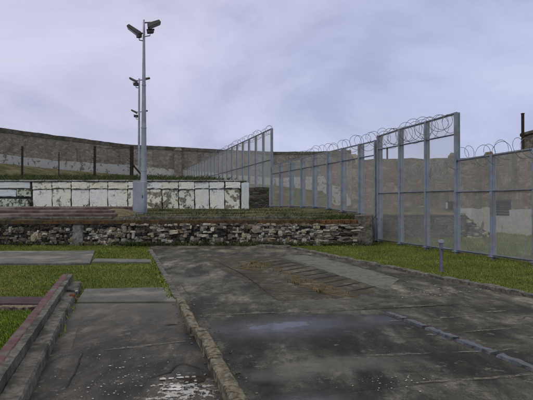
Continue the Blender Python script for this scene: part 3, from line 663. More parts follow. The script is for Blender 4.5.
def rough_panel(x0, x1, z0, z1, y0, y1, th=0.09):
    """a slab with wavering edges leaning from y0 (foot) to y1 (head); local origin at its own foot"""
    p = MB(); n_ = 10; fr, bk = [], []
    for j in range(n_ + 1):
        for i in range(n_ + 1):
            u, v_ = i / n_, j / n_
            e = (0.02 * nz(x0 * 3 + u * 6, v_ * 6, 1.7)) 
            x = lerp(x0, x1, u) + (e if i in (0, n_) else 0); z = lerp(z0, z1, v_) + (e * 1.4 if j in (0, n_) else 0)
            y = lerp(y0, y1, v_) + 0.02 * nz(x0 + u * 4, v_ * 4, 5.5) + (0.02 if i in (0, n_) or j in (0, n_) else 0)
            fr.append((x, y, z)); bk.append((x, y + th, z))
    N1 = n_ + 1; fs = []
    for j in range(n_):
        for i in range(n_):
            q = (j * N1 + i, j * N1 + i + 1, (j + 1) * N1 + i + 1, (j + 1) * N1 + i)
            fs.append(q); fs.append(tuple(N1 * N1 + w for w in q[::-1]))
    rim = [i for i in range(N1)] + [j * N1 + n_ for j in range(1, N1)] + [n_ * N1 + i for i in range(n_ - 1, -1, -1)] + [j * N1 for j in range(n_ - 1, 0, -1)]
    for a, b in zip(rim, rim[1:] + rim[:1]): fs.append((b, a, N1 * N1 + a, N1 * N1 + b))
    p.add(fr + bk, fs); return p
for i, (a, b) in enumerate(zip(WPX, WPX[1:])):
    x0, x1 = X(a) + .028 - ox, X(b) - .028 - ox; mid = (x0 + x1) / 2; tilt = rng.uniform(0.03, 0.09); dz = rng.uniform(-.03, .03)
    p = rough_panel(x0 - mid, x1 - mid, -0.02, 1.14 + dz, -tilt, 0.0); o = p.build('slab', kinds[i], ww); o.location = (mid, -0.02, 0.0); o.rotation_euler = (0, R(rng.uniform(-2.2, .6)), 0)
    p = rough_panel(x0 - mid - .01, x1 - mid + .01, 1.17 + dz, 1.53, -.05, -.03, .1); o = p.build('top_slab', CREAM if i < 5 or i == 7 else WHITE_A, ww); o.location = (mid, -0.02 - .02 * (i % 3), 0.0); o.rotation_euler = (0, R(rng.uniform(-1.2, 1.2)), 0)
for name, (a, b, t0, t1, mt) in zip(['top_slab', 'slab', 'slab', 'slab'], [(-40, 30, 182, 188.3, BLUEW), (-40, 16, 189.5, 196.5, BLUEW), (17, 31, 189.3, 196.5, GREENW), (-40, 30.5, 199, 209, GREENW)]):
    z1, z0 = (EYE + (HY - t0) * WWY / F - 1.2), (EYE + (HY - t1) * WWY / F - 1.2); mid = (X(a) + X(b)) / 2 - ox
    p = rough_panel(X(a) - ox - mid, X(b) - ox - mid, z0, z1, -.04 - .3 * (t1 > 200), -.03 - .3 * (t1 > 200), .34 if t1 > 200 else .1); o = p.build(name, mt, ww); o.location = (mid, -0.02, 0)
p = rough_panel(X(241.5) - X(245), X(249) - X(245), -.02, 1.5, -.06, -.05, .3); o = p.build('end_pier', BLUEW, ww); o.location = (X(245) - ox, -.02, 0)
# side of the raised ground beyond the end of the white wall
t = thing('return_wall', 'dark low stone wall behind the tall mesh, right of the white wall end', 'stone wall', (inner_x(31) + 2.0, 31.5, 1.2))
m = MB(); m.box((-0.3, 0, .6), (1.7, 0.4, 1.6)); m.build('stone_face', RETW, t, bevel=.04)

# =====================================================================  great perimeter wall
gw = thing('perimeter_wall', 'high old stone perimeter wall curving along the back of the grounds', 'wall', (-12.2, 74.2, 4.0))
def offset_pts(pts, d):
    out = []
    for i, p in enumerate(pts):
        a = Vector(pts[max(0, i - 1)]); b = Vector(pts[min(len(pts) - 1, i + 1)]); t_ = (b - a).normalized(); out.append(Vector(p) + Vector((-t_.y, t_.x)) * d)
    return out
def densify(pts, seg):
    o = []
    for a, b in zip(pts, pts[1:]):
        a, b = Vector(a), Vector(b); k = max(1, int((b - a).length / seg)); o += [a.lerp(b, i / k) for i in range(k)]
    return o + [Vector(pts[-1])]
def ribbon_wall(pts, zb, zt, y0, y1, name, mat, parent, jt=0.0, js=0.8, nzv=1):
    base = parent.location; P = densify(pts, 0.6); A = offset_pts(P, y0); B = offset_pts(P, y1); m = MB(); vs = []; k = len(P)
    for i in range(k):
        t0, t1 = zb(P[i]), zt(P[i]) + jt * (nz(P[i].x, P[i].y, 2.2, js) + 0.6 * nz(P[i].x, P[i].y, 5, js * 4))
        for q, z_ in ((A[i], t0), (A[i], t1), (B[i], t1), (B[i], t0)): vs.append(Vector((q.x, q.y, z_)) - base)
    fs = [(i * 4 + a, (i + 1) * 4 + a, (i + 1) * 4 + (a + 1) % 4, i * 4 + (a + 1) % 4) for i in range(k - 1) for a in range(4)] + [(0, 1, 2, 3), tuple((k - 1) * 4 + a for a in (3, 2, 1, 0))]
    m.add(vs, fs); return m.build(name, mat, parent)
wtop = lambda p: interp([(-30, 9.9), (-12, 9.85), (1, 9.9), (8, 9.95), (13.4, 10.0)], p.x)
ribbon_wall(WALLP, lambda p: -0.5, lambda p: wtop(p) - 0.45, 0.0, 0.8, 'stone_face', GREATW, gw, 0.03)
ribbon_wall(WALLP, lambda p: wtop(p) - 0.48, lambda p: wtop(p), -0.06, 0.86, 'coping', COPING, gw, 0.05)
zt_band = lambda p: interp([(-29.5, 7.0), (-25.5, 6.75), (-19.5, 7.0), (-15, 6.6), (-12.2, 6.5), (-7, 6.1), (1.4, 5.65), (9.3, 5.95), (9.9, 4.8), (11.2, 4.3), (12.4, 3.9), (13.3, 2.0)], p.x)
ribbon_wall(WALLP, lambda p: -0.4, zt_band, -0.05, 0.02, 'whitewash_band', PLASTER, gw, 0.09, .8)
m = MB(); bx = Vector(AT(178.5, 160, 73.4)) - gw.location
m.hexa([bx + Vector(p) for p in ((-.55, -.5, -5), (.55, -.5, -5), (.55, .6, -5), (-.55, .6, -5))], [bx + Vector(p) for p in ((-.5, -.45, 1.3), (.5, -.45, 1.3), (.5, .6, 1.3), (-.5, .6, 1.3))])
m.hexa([bx + Vector(p) for p in ((-.6, -.55, 1.3), (.6, -.55, 1.3), (.6, .6, 1.3), (-.6, .6, 1.3))], [bx + Vector(p) for p in ((-.2, -.2, 1.9), (.2, -.2, 1.9), (.2, .3, 1.9), (-.2, .3, 1.9))])
m.build('pilaster', GREATW, gw, bevel=.05)

# =====================================================================  stone wall on the right behind the fence
sw = thing('limestone_wall', 'tan limestone wall with a whitewashed base behind the right fence', 'wall', (11.8, 28.8, 0))
RWP = [(5.15, 30.2), (6.5, 29.4), (11.8, 28.8)]; RWS = [(11.8, 28.8), (13.05, 24.6), (14.7, 19.4), (16.2, 14.0)]
def rag(p): return 4.2 + 0.05 * nz(p.x, p.y, 0, 1.7)
ribbon_wall(RWP, lambda p: -0.2, lambda p: rag(p) - interp([(5.1, 0.25), (6, 0.0)], p.x), 0.0, 0.7, 'stone_face', NEARW, sw, 0.06, 1.5)
ribbon_wall(RWS, lambda p: -0.2, lambda p: rag(p) + 0.0, 0.0, 0.7, 'side_face', NEARW, sw, 0.07, 1.5)
ribbon_wall([(5.4, 30.2), (8.0, 45.0), (12.9, 76.0)], lambda p: -.2, lambda p: interp([(30, 3.8), (76, 9.0)], p.y), -0.7, 0.0, 'back_face', NEARW, sw, 0.2, .6)
ribbon_wall(RWS, lambda p: -0.1, lambda p: 1.3, -0.04, 0.02, 'whitewash_band', PLASTER2, sw, 0.12, 2.0)
ribbon_wall([(11.1, 28.88), (11.78, 28.8)], lambda p: interp([(11.1, .9), (11.5, .5), (11.8, -.1)], p.x), lambda p: 1.3, -0.04, 0.02, 'whitewash_band', PLASTER2, sw, 0.1, 2.0)
m = MB()
for px, py, Y, s in ((453, 156, 29.2, .42), (450.5, 157.5, 29.3, .3), (489, 155, 27.6, .42), (487, 156.5, 27.7, .34), (491.5, 157, 27.4, .3)):
    q = AT(px, py, Y) - sw.location; m.stone(q, (s * .85, s * .85, s * .85), (0.2, 0.18, 0.135), 0.45)
m.build('cap_stones', STONES, sw)
q = AT(504.5, 208, 26.7)
bx = thing('window_box', 'dark square boxed window on the whitewashed wall behind the fence', 'window', (q.x - .12, q.y - .05, q.z), math.atan2(-4.2, 1.25))
m = MB(); m.box((0, 0, 0), (1.5, 0.34, 0.9)); m.build('frame', DARKM, bx, bevel=.02)
m = MB()
for k in range(6): m.box((0, -.2, -.34 + .135 * k), (1.34, .05, .1), mat=Matrix.Rotation(.5, 3, 'X'))
m.build('louvre', m_mottled('dark slate metal', (0.018, 0.02, 0.024), (0.04, 0.043, 0.05), 6.0, .6), bx)
q = AT(450, 205, 28.75)
bx = thing('wall_opening', 'small dark wall opening with a white side behind the fence', 'opening', (q.x, 28.92, q.z))
m = MB(); m.box((-.16, -.06, -.03), (.1, .12, .36)); m.build('white_jamb', PLASTER, bx)
m = MB(); m.box((.06, -.02, 0), (.3, .1, .42)); m.build('hole', DARKJ, bx)  # solid box; the shade inside the opening is put into its dark colour
q = AT(523, 150, 26.3)
t = thing('iron_pole', 'tall dark rusty pole rising behind the limestone wall at the right edge', 'pole', (q.x, 26.3, 0))
m = MB(); m.box((0, 0, 3.14), (.12, .12, 6.28)); m.build('shaft', RUST, t, bevel=.01)
m = MB(); m.box((0, 0, 6.3), (.14, .14, .05)); m.build('cap', RUST, t)
t = thing('thin_post', 'short thin black post above the wall behind the tall fence', 'post', (AT(387.3, 0, 30.6).x, 30.6, 1.1))
m = MB(); m.tube([(0, 0, 0), (0, 0, 3.85)], .055, 8); m.build('shaft', RUST, t)
m = MB(); m.box((0, 0, 3.87), (.13, .13, .05)); m.build('cap', RUST, t)
tw = thing('stone_tower', 'square tan stone tower stump at the right edge above the wall', 'tower', (15.4, 27.3, 0))
m = MB(); m.hexa([(-1, -.9, 0), (1.2, -.9, 0), (1.2, 1, 0), (-1, 1, 0)], [(-.98, -.88, 5.35), (1.2, -.88, 5.4), (1.2, 1, 5.4), (-.98, 1, 5.35)]); m.build('tower_body', NEARW, tw, bevel=.06)
m = MB(); m.box((.1, .05, 5.45), (2.3, 2.0, .2)); m.build('coping', COPING, tw, bevel=.04)

# =====================================================================  rusty posts on the bank at the left
posts = [(22, 146, 176.5, .11, 'thin rusty post leftmost on the bank below the perimeter wall'), (58.7, 152, 174, .06, 'thinnest rusty rod between two posts on the bank'),
         (94.5, 146, 177, .13, 'straight rusty post left of the floodlight mast on the bank'), (131.5, 146, 177, .2, 'thickest rusty post, with a stay, close beside the mast')]
for px, t0, t1, w, lb in posts:
    Y = 32.0; q = AT(px, t1, Y); zb = min(terrain(q.x, Y) - .05, q.z); zt = AT(px, t0, Y).z
    o = thing('iron_post', lb, 'post', (q.x, Y, zb), 0, 'old rusty posts on the bank')
    m = MB(); H = zt - zb
    m.hexa([(-w / 2, -w / 2, 0), (w / 2, -w / 2, 0), (w / 2, w / 2, 0), (-w / 2, w / 2, 0)], [(-w / 2 + .02, -w / 2, H), (w / 2 + .01, -w / 2, H), (w / 2 + .01, w / 2, H), (-w / 2 + .02, w / 2, H)]); m.build('shaft', RUST, o, bevel=.008)
    for k in range(3):
        m = MB(); m.tube([(-w * .8, -w * .3, H * (.35 + .27 * k)), (w * .8, -w * .3, H * (.36 + .27 * k))], .018, 5); m.build('bracket', RUST, o)
    if px > 130:
        m = MB(); m.tube([(w * .3, 0, H * .45), (.8, 0, .1)], .06, 6); m.build('stay', RUST, o)
m = MB(); a, b = AT(94.5, 146.3, 31.95), AT(131.5, 147, 31.95)
m.tube([a.lerp(b, i / 12) + Vector((0, 0, -.14 * math.sin(math.pi * i / 12))) for i in range(13)], .014, 5)
o = m.build('strand', RUST, None, loc=a); tag(o, 'slack dark wire strung between two rusty posts left of the mast', 'wire')

# =====================================================================  floodlight masts
def floodlight(mast, at, yaw, tilt, L=0.62, W=0.42, T=0.14):
    """a shallow lamp housing on a yoke; tilt is the rise of its long side"""
    Mx = Matrix.Rotation(yaw, 3, 'Z') @ Matrix.Rotation(tilt, 3, 'Y'); c = Vector(at); m = MB()
    P = lambda x, y, z_: c + Mx @ Vector((x, y, z_))
    m.hexa([P(-L / 2, -W / 2, -T / 2), P(L / 2, -W / 2, -T * .3), P(L / 2, W / 2, -T * .3), P(-L / 2, W / 2, -T / 2)], [P(-L / 2 + .05, -W * .36, T / 2), P(L / 2 - .03, -W * .4, T * .35), P(L / 2 - .03, W * .4, T * .35), P(-L / 2 + .05, W * .36, T / 2)])
    o = m.build('floodlight', DARKM, mast)
    m = MB(); m.hexa([P(-L * .42, -W * .42, -T * .6), P(L * .44, -W * .42, -T * .44), P(L * .44, W * .42, -T * .44), P(-L * .42, W * .42, -T * .6)], [P(-L * .42, -W * .42, -T * .52), P(L * .44, -W * .42, -T * .34), P(L * .44, W * .42, -T * .34), P(-L * .42, W * .42, -T * .52)]); m.build('lens', LENS, o)
    return o
def camera_head(mast, at, yaw, s=1.0):
    M = Matrix.Rotation(yaw, 3, 'Z') @ Matrix.Rotation(-.12, 3, 'Y'); c = Vector(at); m = MB()
    m.box(c, (.27 * s, .15 * s, .14 * s), mat=M); m.box(c + M @ Vector((.03, 0, .085 * s)), (.34 * s, .18 * s, .025 * s), mat=M)
    o = m.build('camera', DARKM, mast, bevel=.012)
    m = MB(); m.tube([c + M @ Vector((.13 * s, 0, 0)), c + M @ Vector((.17 * s, 0, 0))], .05 * s, 8); m.build('lens', LENS, o)
    m = MB(); m.tube([c + Vector((0, 0, -.05 * s)), c + Vector((0, 0, -.17 * s)), Vector((0, 0, c.z - .19 * s))], .025 * s, 6); m.build('bracket', STEEL, mast)
def mast(px, ytop, ybase, Y, r0, r1, lb, big=True, group='floodlight masts'):
    q = AT(px, ybase, Y); zb = min(q.z, terrain(q.x, Y)) - .02; H = AT(px, ytop, Y).z - zb
    o = thing('floodlight_mast', lb, 'floodlight mast', (q.x, Y, zb), 0, group)
    m = MB(); n = 14
    m.tube([(0, 0, H * i / n) for i in range(n + 1)], r0, 12, r1); m.build('pole', STEEL, o, smooth=True)
    if big:
        for k in range(1, 4):
            m = MB(); m.tube([(0, 0, H * k * .22), (0, 0, H * k * .22 + .06)], lerp(r0, r1, k * .22) + .012, 12); m.build('collar', STEEL, o)
    return o, H
o, H = mast(143.7, 19.5, 213, 23.0, .165, .045, 'tall nearest floodlight mast with a grey cabinet at its foot')
m = MB(); m.box((-.11, -.24, .74), (.56, .42, 1.48)); m.build('cabinet', STEEL, o, bevel=.015)
m = MB(); m.box((-.11, -.46, .76), (.5, .014, 1.36)); m.build('cabinet_door', STEEL, o, bevel=.004)
m = MB(); m.box((.06, -.475, .8), (.03, .03, .12)); m.build('handle', DARKM, o)
floodlight(o, (.46, -.05, H - .22), 0.25, -.42, .64, .4, .2)
floodlight(o, (-.42, -.05, H - .52), math.pi + .15, -.58, .72, .42, .2)
m = MB(); m.tube([(-.42, 0, H - .6), (-.1, 0, H - .62), (0, 0, H - .62)], .03, 6); m.build('arm', DARKM, o)
m = MB(); m.tube([(.3, 0, H - .12), (0, 0, H - .14)], .03, 6); m.build('arm', DARKM, o)
camera_head(o, (.3, -.08, H - .58), 0.15, 1.05); camera_head(o, (-.2, -.08, H - .78), math.pi - .9, 1.05)
o, H = mast(139.0, 78.5, 205, 34.0, .10, .06, 'thin floodlight mast standing behind the nearest, lamps at its middle height', False)
floodlight(o, (-.36, -.05, H - .12), math.pi + .15, -.45, .62, .4, .13); floodlight(o, (.5, -.05, H - .02), .2, -.25, .5, .36, .1); camera_head(o, (-.2, -.05, H - .42), math.pi - .4, 1.2)
m = MB(); m.tube([(-.3, 0, H - .16), (.4, 0, H - .06)], .03, 6); m.build('arm', DARKM, o)
o, H = mast(138.9, 111, 203, 46.0, .13, .08, 'farthest and lowest looking floodlight mast of the row', False)
floodlight(o, (-.42, -.05, H - .05), math.pi + .15, -.45, .62, .4, .15); floodlight(o, (.55, -.05, H - .02), .2, -.25, .55, .36, .12); camera_head(o, (-.25, -.05, H - .5), math.pi - .4, 1.4)
m = MB(); m.tube([(-.35, 0, H - .1), (.45, 0, H - .06)], .035, 6); m.build('arm', DARKM, o)

# =====================================================================  mesh fences (one straight line running back)
FX = lambda Y: 11.06 - 0.31 * Y
FD = Vector((-0.31, 1, 0)).normalized(); FANG = math.atan2(FD.y, FD.x)
def fence(label, Ys, ztops, posts_on, rails, mesh_mat, along=.09, across=.24, toprail=.05, zbase=None, meshcut=None):
    """Ys near -> far. local x runs along the fence, local y to its left"""
    base = Vector((FX(Ys[0]), Ys[0], 0)); f = thing('mesh_fence', label, 'fence', base, FANG)
    k = math.sqrt(1 + .31 ** 2)
    gz = lambda Y: (terrain(FX(Y), Y) if Y > 21.5 else 0.0)
    for i, (Y, zt) in enumerate(zip(Ys, ztops)):
        x = (Y - Ys[0]) * k; zb = gz(Y) - .1
        if posts_on[i]:
            ac = across * (posts_on[i] if posts_on[i] is not True else 1)
            m = MB()       # H section post
            m.box((x, 0, (zb + zt) / 2), (along * .25, ac, zt - zb)); m.box((x, ac / 2, (zb + zt) / 2), (along, .02, zt - zb)); m.box((x, -ac / 2, (zb + zt) / 2), (along, .02, zt - zb))
            m.build('post', POSTST, f)
            m = MB(); m.box((x, 0, zb + .16), (along + .1, ac + .1, .03)); m.build('base_plate', POSTST, f)
        if i + 1 < len(Ys):
            x1 = (Ys[i + 1] - Ys[0]) * k; z1 = ztops[i + 1]; zb1 = gz(Ys[i + 1]) - .1; m = MB()
            m.add([(x + along / 2, .03, zb + .14), (x1 - along / 2, .03, zb1 + .14), (x1 - along / 2, .03, z1 - .02), (x + along / 2, .03, zt - .02)], [(0, 1, 2, 3)])
            m.build('mesh_panel', mesh_mat, f)
            m = MB(); m.tube([(x, 0.0, zt - .02), (x1, 0.0, z1 - .02)], toprail, 6); m.build('top_rail', RAILST, f)
            for rz in rails:
                if rz > 0: za = zb1_ = rz
                else: za, zb1_ = zb + .2, zb1 + .2
                m = MB(); m.tube([(x, .05, za), (x1, .05, zb1_)], .028, 6); m.build('rail', RAILST, f)
    return f
Yn = [11.6, 13.05, 14.5, 15.97]
fence('low mesh fence section at the right edge, on the lawn', Yn, [3.03, 3.03, 3.0, 2.97], [True, True, True, False], [-1, 1.95], MESH, .09, .125, .045)
Yt = [16.0, 17.53, 19.1, 20.62]
fence('tall mesh fence section with two top rails and razor wire, right of centre', Yt, [4.5, 4.46, 4.44, 4.38], [.75, .8, .9, 1.05], [-1, 2.0, 3.8], MESH, .09, .2, .042)
Ym = [20.8, 22.16, 23.84, 25.4, 27.2, 28.9, 30.7, 32.6, 34.3]
fence('middle mesh fence section with broad pale posts on the terrace', Ym, [4.22] * 9, [True] * 8 + [False], [-1, 3.6], MESH, .10, .26, .035)
Yf = [34.5, 36.4, 38.3, 40.2] + [42.1 + 1.9 * i for i in range(17)]
fence('highest mesh fence section running far back to the perimeter wall', Yf, [6.75] * len(Yf), [True] * len(Yf), [-1, 4.6], MESHFAR, .09, .15, .05)

def coil(name, label, Y0, Y1, z, r, pitch, wire=.011, off=0.0, irr=.15, seed=1, z1=None):
    rr = random.Random(seed); base = Vector((FX(Y0), Y0, z)); k = math.sqrt(1 + .31 ** 2); L = (Y1 - Y0) * k
    f = thing(name, label, 'razor wire', base, FANG, 'razor wire coils on the fence')
    pts = []; loops = int(L / pitch); n = 18; rl = tgt = r; ox_ = oy_ = oz_ = 0.0
    for i in range(loops * n + 1):
        if i % n == 0: tgt = r * rr.uniform(1 - irr, 1 + irr); jx, jy, jz = rr.uniform(-.5, .5) * pitch, rr.uniform(-.12, .12), rr.uniform(-.3, .3) * r
        rl += (tgt - rl) * .2; ox_ += (jx - ox_) * .15; oy_ += (jy - oy_) * .15; oz_ += (jz - oz_) * .15; a = 2 * math.pi * i / n
        x = L * i / (loops * n) + .35 * r * math.sin(a * .5 + .7) + .2 * r * math.cos(a)
        pts.append((x + ox_, off + oy_ + rl * math.cos(a) * .9, oz_ + rl * math.sin(a) + ((z1 - z) * i / (loops * n) if z1 is not None else 0)))
    m = MB(); m.tube(pts, wire, 4); m.build('coil', WIRE, f)
    return f
coil('razor_wire', 'razor wire coil along the low fence top at the right edge', 11.2, 15.9, 3.04, .28, .34, .007, seed=3, irr=.2)
coil('razor_wire', 'razor wire coil between the two top rails of the tall fence', 16.1, 20.7, 4.2, .33, .22, .008, .12, .3, 4)
coil('razor_wire', 'razor wire coil sagging at mid height behind the tall fence', 16.6, 19.4, 2.72, .3, .22, .011, -.32, .3, 5)
coil('razor_wire', 'razor wire coil on the highest far fence section', 34.6, 62.0, 6.75, .3, .6, .010, .05, .25, 7)
coil('razor_wire', 'razor wire coil along the middle fence section toward the terrace end', 20.9, 34.0, 4.26, .34, .55, .009, .05, .25, 6)

# =====================================================================  small standpipe on the lawn
q = G(441, 271)
t = thing('standpipe', 'short thin grey post with a small pale head on the right lawn', 'post', q)
m = MB(); m.box((0, 0, .33), (.06, .06, .7)); m.build('shaft', RAILST, t, bevel=.006)
m = MB(); m.box((0, 0, .68), (.13, .09, .06)); m.box((0, 0, .722), (.1, .07, .03)); m.build('head', POSTST, t, bevel=.01)
m = MB(); m.tube([(0, -.03, .52), (0, -.1, .52), (0, -.12, .47)], .016, 6); m.build('tap', DARKM, t)

# =====================================================================  grass and weeds
def grass(name, label, region, bounds, dens, h, mat, w=.006, seed=1, zf=lambda x, y: -0.03, tint=(1, 1, 1), clump=1.2):
    rr = random.Random(seed); x0, x1, y0, y1 = bounds; m = MB()
    for _ in range(int((x1 - x0) * (y1 - y0) * dens)):
        x, y = rr.uniform(x0, x1), rr.uniform(y0, y1)
        if not region(x, y): continue
        c = nz(x, y, seed, clump) + .5 * nz(x, y, seed, clump * 4)
        hh = h * rr.uniform(.45, 1.15) * (1 + .35 * c); a = rr.random() * 6.283; lean = rr.uniform(.1, .8) * hh; ww_ = w * rr.uniform(.7, 1.5)
        z = zf(x, y); dx, dy = math.cos(a), math.sin(a); k = rr.uniform(.6, 1.35) * (1 + .3 * c)
        b = len(m.v)
        m.v += [(x - dy * ww_, y + dx * ww_, z), (x + dy * ww_, y - dx * ww_, z), (x + dx * lean * .4 + dy * ww_ * .6, y + dy * lean * .4 - dx * ww_ * .6, z + hh * .6), (x + dx * lean, y + dy * lean, z + hh)]
        m.f.append((b, b + 1, b + 2, b + 3)); yv = rr.uniform(.85, 1.25)
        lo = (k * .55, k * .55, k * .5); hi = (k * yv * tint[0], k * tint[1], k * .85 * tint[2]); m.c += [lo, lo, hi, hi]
    me = bpy.data.meshes.new(name); me.from_pydata(m.v, [], m.f); me.update()
    ca = me.color_attributes.new('tone', 'FLOAT_COLOR', 'POINT'); ca.data.foreach_set('color', [x for c in m.c for x in (*c, 1.0)])
    me.materials.append(mat); o = bpy.data.objects.new(name, me); COL.objects.link(o)
    return stuff(o, label, 'weeds' if 'weed' in name else 'grass')
in_left = lambda x, y: x < lk(y) - .36
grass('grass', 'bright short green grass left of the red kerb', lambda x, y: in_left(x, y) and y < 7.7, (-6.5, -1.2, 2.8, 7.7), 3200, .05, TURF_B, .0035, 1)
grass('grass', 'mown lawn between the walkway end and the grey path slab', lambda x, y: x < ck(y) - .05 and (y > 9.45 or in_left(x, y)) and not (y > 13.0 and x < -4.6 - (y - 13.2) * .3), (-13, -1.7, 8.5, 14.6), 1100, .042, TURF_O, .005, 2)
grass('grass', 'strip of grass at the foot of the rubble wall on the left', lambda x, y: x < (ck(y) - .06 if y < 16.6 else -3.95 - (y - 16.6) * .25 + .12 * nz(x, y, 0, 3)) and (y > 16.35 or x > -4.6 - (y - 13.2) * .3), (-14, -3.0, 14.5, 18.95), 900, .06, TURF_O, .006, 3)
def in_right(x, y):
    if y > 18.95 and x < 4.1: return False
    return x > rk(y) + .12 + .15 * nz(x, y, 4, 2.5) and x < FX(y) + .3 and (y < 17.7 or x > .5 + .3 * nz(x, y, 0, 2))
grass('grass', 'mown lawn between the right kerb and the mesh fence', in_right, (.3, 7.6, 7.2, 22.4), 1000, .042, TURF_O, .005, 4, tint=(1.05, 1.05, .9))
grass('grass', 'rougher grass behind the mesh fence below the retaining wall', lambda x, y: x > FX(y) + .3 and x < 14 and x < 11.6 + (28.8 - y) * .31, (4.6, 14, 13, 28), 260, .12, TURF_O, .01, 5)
def crackweed(name, label, lines, n, spread, h, mat, seed, zf=lambda x, y: 0.0):
    rr = random.Random(seed); spots = []
    for a, b, wgt in lines:
        for _ in range(int(n * wgt)):
            p = Vector(a).lerp(Vector(b), rr.random()); spots.append((p.x + rr.gauss(0, spread), p.y + rr.gauss(0, spread)))
    m = MB()
    for x, y in spots:
        hh = h * rr.uniform(.3, 1.2); a = rr.random() * 6.283; lean = rr.uniform(.2, 1.2) * hh; w_ = .006 * rr.uniform(.6, 1.6); z = zf(x, y); dx, dy = math.cos(a), math.sin(a); k = rr.uniform(.55, 1.4); b = len(m.v)
        m.v += [(x - dy * w_, y + dx * w_, z), (x + dy * w_, y - dx * w_, z), (x + dx * lean * .4 + dy * w_, y + dy * lean * .4 - dx * w_, z + hh * .6), (x + dx * lean, y + dy * lean, z + hh)]
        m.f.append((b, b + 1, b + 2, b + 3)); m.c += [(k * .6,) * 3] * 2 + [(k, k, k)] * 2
    me = bpy.data.meshes.new(name); me.from_pydata(m.v, [], m.f); me.update()
    ca = me.color_attributes.new('tone', 'FLOAT_COLOR', 'POINT'); ca.data.foreach_set('color', [x for c in m.c for x in (*c, 1.0)])
    me.materials.append(mat); o = bpy.data.objects.new(name, me); COL.objects.link(o); return stuff(o, label, 'weeds')
ORANGE = m_worn('orange lichen stain', (0.12, 0.08, 0.025), (0.26, 0.16, 0.045), 0.53, 7.0, 0.6)
OLIVE = m_worn('olive brown stain', (0.05, 0.047, 0.026), (0.10, 0.092, 0.055), 0.5, 2.6, 0.7)
def stain(name, mat, pts, z):
    m = MB(); m.poly([Vector((p.x, p.y, z)) for p in pts][::-1], .03, .2); structure(m.build(name, mat))
stain('olive_stain', OLIVE, [G(196, 256), G(282, 256), G(384, 289.5), G(352, 297), G(280, 301)], .006)
stain('orange_stain', ORANGE, [G(234, 268), G(248, 261), G(272, 261), G(274, 267), G(256, 271)], .013)
stain('orange_stain', ORANGE, [G(272, 268), G(280, 268), G(360, 297), G(340, 298), G(300, 287)], .013)
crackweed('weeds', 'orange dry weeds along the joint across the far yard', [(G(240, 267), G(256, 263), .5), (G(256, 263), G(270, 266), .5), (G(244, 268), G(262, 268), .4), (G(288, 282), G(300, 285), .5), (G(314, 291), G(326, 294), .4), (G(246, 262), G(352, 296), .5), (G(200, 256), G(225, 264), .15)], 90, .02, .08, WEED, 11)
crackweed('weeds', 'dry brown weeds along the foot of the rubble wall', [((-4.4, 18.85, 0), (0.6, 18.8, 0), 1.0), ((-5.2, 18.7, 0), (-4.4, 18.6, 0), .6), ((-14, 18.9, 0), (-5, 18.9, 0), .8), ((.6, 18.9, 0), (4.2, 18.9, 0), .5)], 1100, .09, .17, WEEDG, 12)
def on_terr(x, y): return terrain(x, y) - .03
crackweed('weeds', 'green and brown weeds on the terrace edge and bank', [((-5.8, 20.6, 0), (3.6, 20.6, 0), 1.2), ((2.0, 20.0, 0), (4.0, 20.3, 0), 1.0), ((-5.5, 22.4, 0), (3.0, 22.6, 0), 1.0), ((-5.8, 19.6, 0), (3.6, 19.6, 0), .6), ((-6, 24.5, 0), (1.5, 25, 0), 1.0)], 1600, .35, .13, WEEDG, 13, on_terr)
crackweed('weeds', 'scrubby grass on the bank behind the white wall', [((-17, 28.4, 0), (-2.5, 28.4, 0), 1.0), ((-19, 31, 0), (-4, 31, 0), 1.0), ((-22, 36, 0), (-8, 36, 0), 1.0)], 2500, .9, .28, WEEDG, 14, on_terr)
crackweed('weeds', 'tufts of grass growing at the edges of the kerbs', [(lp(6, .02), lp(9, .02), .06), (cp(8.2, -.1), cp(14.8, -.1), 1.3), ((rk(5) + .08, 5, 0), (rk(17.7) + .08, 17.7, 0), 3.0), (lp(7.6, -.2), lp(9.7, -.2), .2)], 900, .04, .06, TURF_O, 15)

# =====================================================================  overcast sky, soft sun, camera
w = bpy.data.worlds.new('World'); scene.world = w; w.use_nodes = True; nt = w.node_tree; nt.nodes.clear()
out = nt.nodes.new('ShaderNodeOutputWorld'); bg = nt.nodes.new('ShaderNodeBackground'); nt.links.new(bg.outputs[0], out.inputs[0])
sky = nt.nodes.new('ShaderNodeTexSky'); sky.sky_type = 'NISHITA'; sky.sun_disc = False; sky.sun_elevation = R(48); sky.sun_rotation = R(205)
tc = nt.nodes.new('ShaderNodeTexCoord'); mp = nt.nodes.new('ShaderNodeMapping'); mp.inputs['Scale'].default_value = (1.0, 1.0, 1.9); mp.inputs['Location'].default_value = (0.35, 0.1, 0.2)
nt.links.new(tc.outputs['Generated'], mp.inputs[0])
no = nt.nodes.new('ShaderNodeTexNoise'); no.inputs['Scale'].default_value = 2.3; no.inputs['Detail'].default_value = 8; no.inputs['Roughness'].default_value = .56; no.inputs['Distortion'].default_value = .4
nt.links.new(mp.outputs[0], no.inputs['Vector'])
cr = nt.nodes.new('ShaderNodeValToRGB'); nt.links.new(no.outputs[0], cr.inputs[0])
els = cr.color_ramp.elements; els[0].position = .36; els[0].color = (4.6, 4.65, 6.4, 1); els[1].position = .66; els[1].color = (7.0, 6.8, 8.6, 1)
e_ = els.new(.5); e_.color = (5.9, 5.85, 7.7, 1)
mx = nt.nodes.new('ShaderNodeMix'); mx.data_type = 'RGBA'; mx.inputs[0].default_value = .9
sp = nt.nodes.new('ShaderNodeSeparateXYZ'); nt.links.new(tc.outputs['Generated'], sp.inputs[0])
hr = nt.nodes.new('ShaderNodeMapRange'); hr.inputs[1].default_value = .38; hr.inputs[2].default_value = .8; nt.links.new(sp.outputs[2], hr.inputs[0])
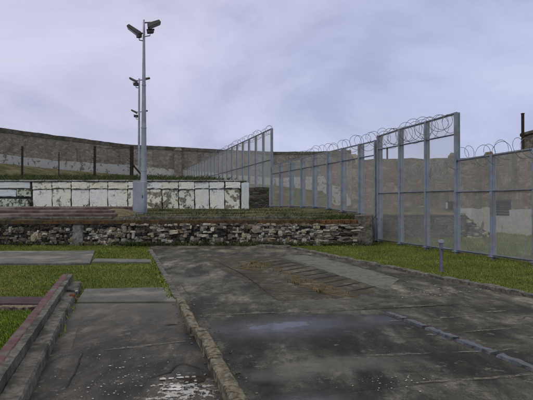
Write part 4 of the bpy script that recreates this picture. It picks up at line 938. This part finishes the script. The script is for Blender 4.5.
hm = nt.nodes.new('ShaderNodeMix'); hm.data_type = 'RGBA'; hm.inputs[7].default_value = (10.2, 9.6, 8.4, 1)   # unseen zenith, added warm and bright to light the ground neutral
n2 = nt.nodes.new('ShaderNodeTexNoise'); n2.inputs['Scale'].default_value = 1.1; n2.inputs['Detail'].default_value = 3; nt.links.new(mp.outputs[0], n2.inputs['Vector'])
bt = nt.nodes.new('ShaderNodeMath'); bt.operation = 'MULTIPLY_ADD'; bt.inputs[1].default_value = .9; nt.links.new(sp.outputs[0], bt.inputs[0]); nt.links.new(n2.outputs[0], bt.inputs[2])
b2 = nt.nodes.new('ShaderNodeMapRange'); b2.inputs[1].default_value = .45; b2.inputs[2].default_value = .85; b2.inputs[4].default_value = .75; nt.links.new(bt.outputs[0], b2.inputs[0])
bm_ = nt.nodes.new('ShaderNodeMix'); bm_.data_type = 'RGBA'; bm_.blend_type = 'MULTIPLY'; bm_.inputs[7].default_value = (.87, .98, 1.03, 1)   # bluer cloud to the right
nt.links.new(b2.outputs[0], bm_.inputs[0]); nt.links.new(cr.outputs[0], bm_.inputs[6])
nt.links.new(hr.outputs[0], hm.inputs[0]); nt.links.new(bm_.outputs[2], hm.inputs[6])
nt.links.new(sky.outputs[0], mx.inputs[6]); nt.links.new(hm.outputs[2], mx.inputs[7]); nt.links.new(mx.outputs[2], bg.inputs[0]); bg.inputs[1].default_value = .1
sd = bpy.data.lights.new('sun', 'SUN'); sd.energy = .7; sd.angle = R(25); sd.color = (1, .95, .88)
so = bpy.data.objects.new('sun', sd); COL.objects.link(so)
az = R(205); el = R(48); dirv = Vector((math.sin(az) * math.cos(el), math.cos(az) * math.cos(el), math.sin(el)))
so.rotation_euler = dirv.to_track_quat('Z', 'Y').to_euler()
cd = bpy.data.cameras.new('camera'); cd.sensor_width = 36; cd.lens = 36 * F / 533.0; cd.clip_end = 4000; cd.clip_start = .05
co = bpy.data.objects.new('camera', cd); COL.objects.link(co); co.location = (0, 0, EYE); co.rotation_euler = (R(90) + math.atan(3.0 / F), 0, 0)
scene.camera = co
scene.view_settings.view_transform = 'Standard'; scene.view_settings.look = 'None'; scene.view_settings.exposure = 0; scene.view_settings.gamma = 1
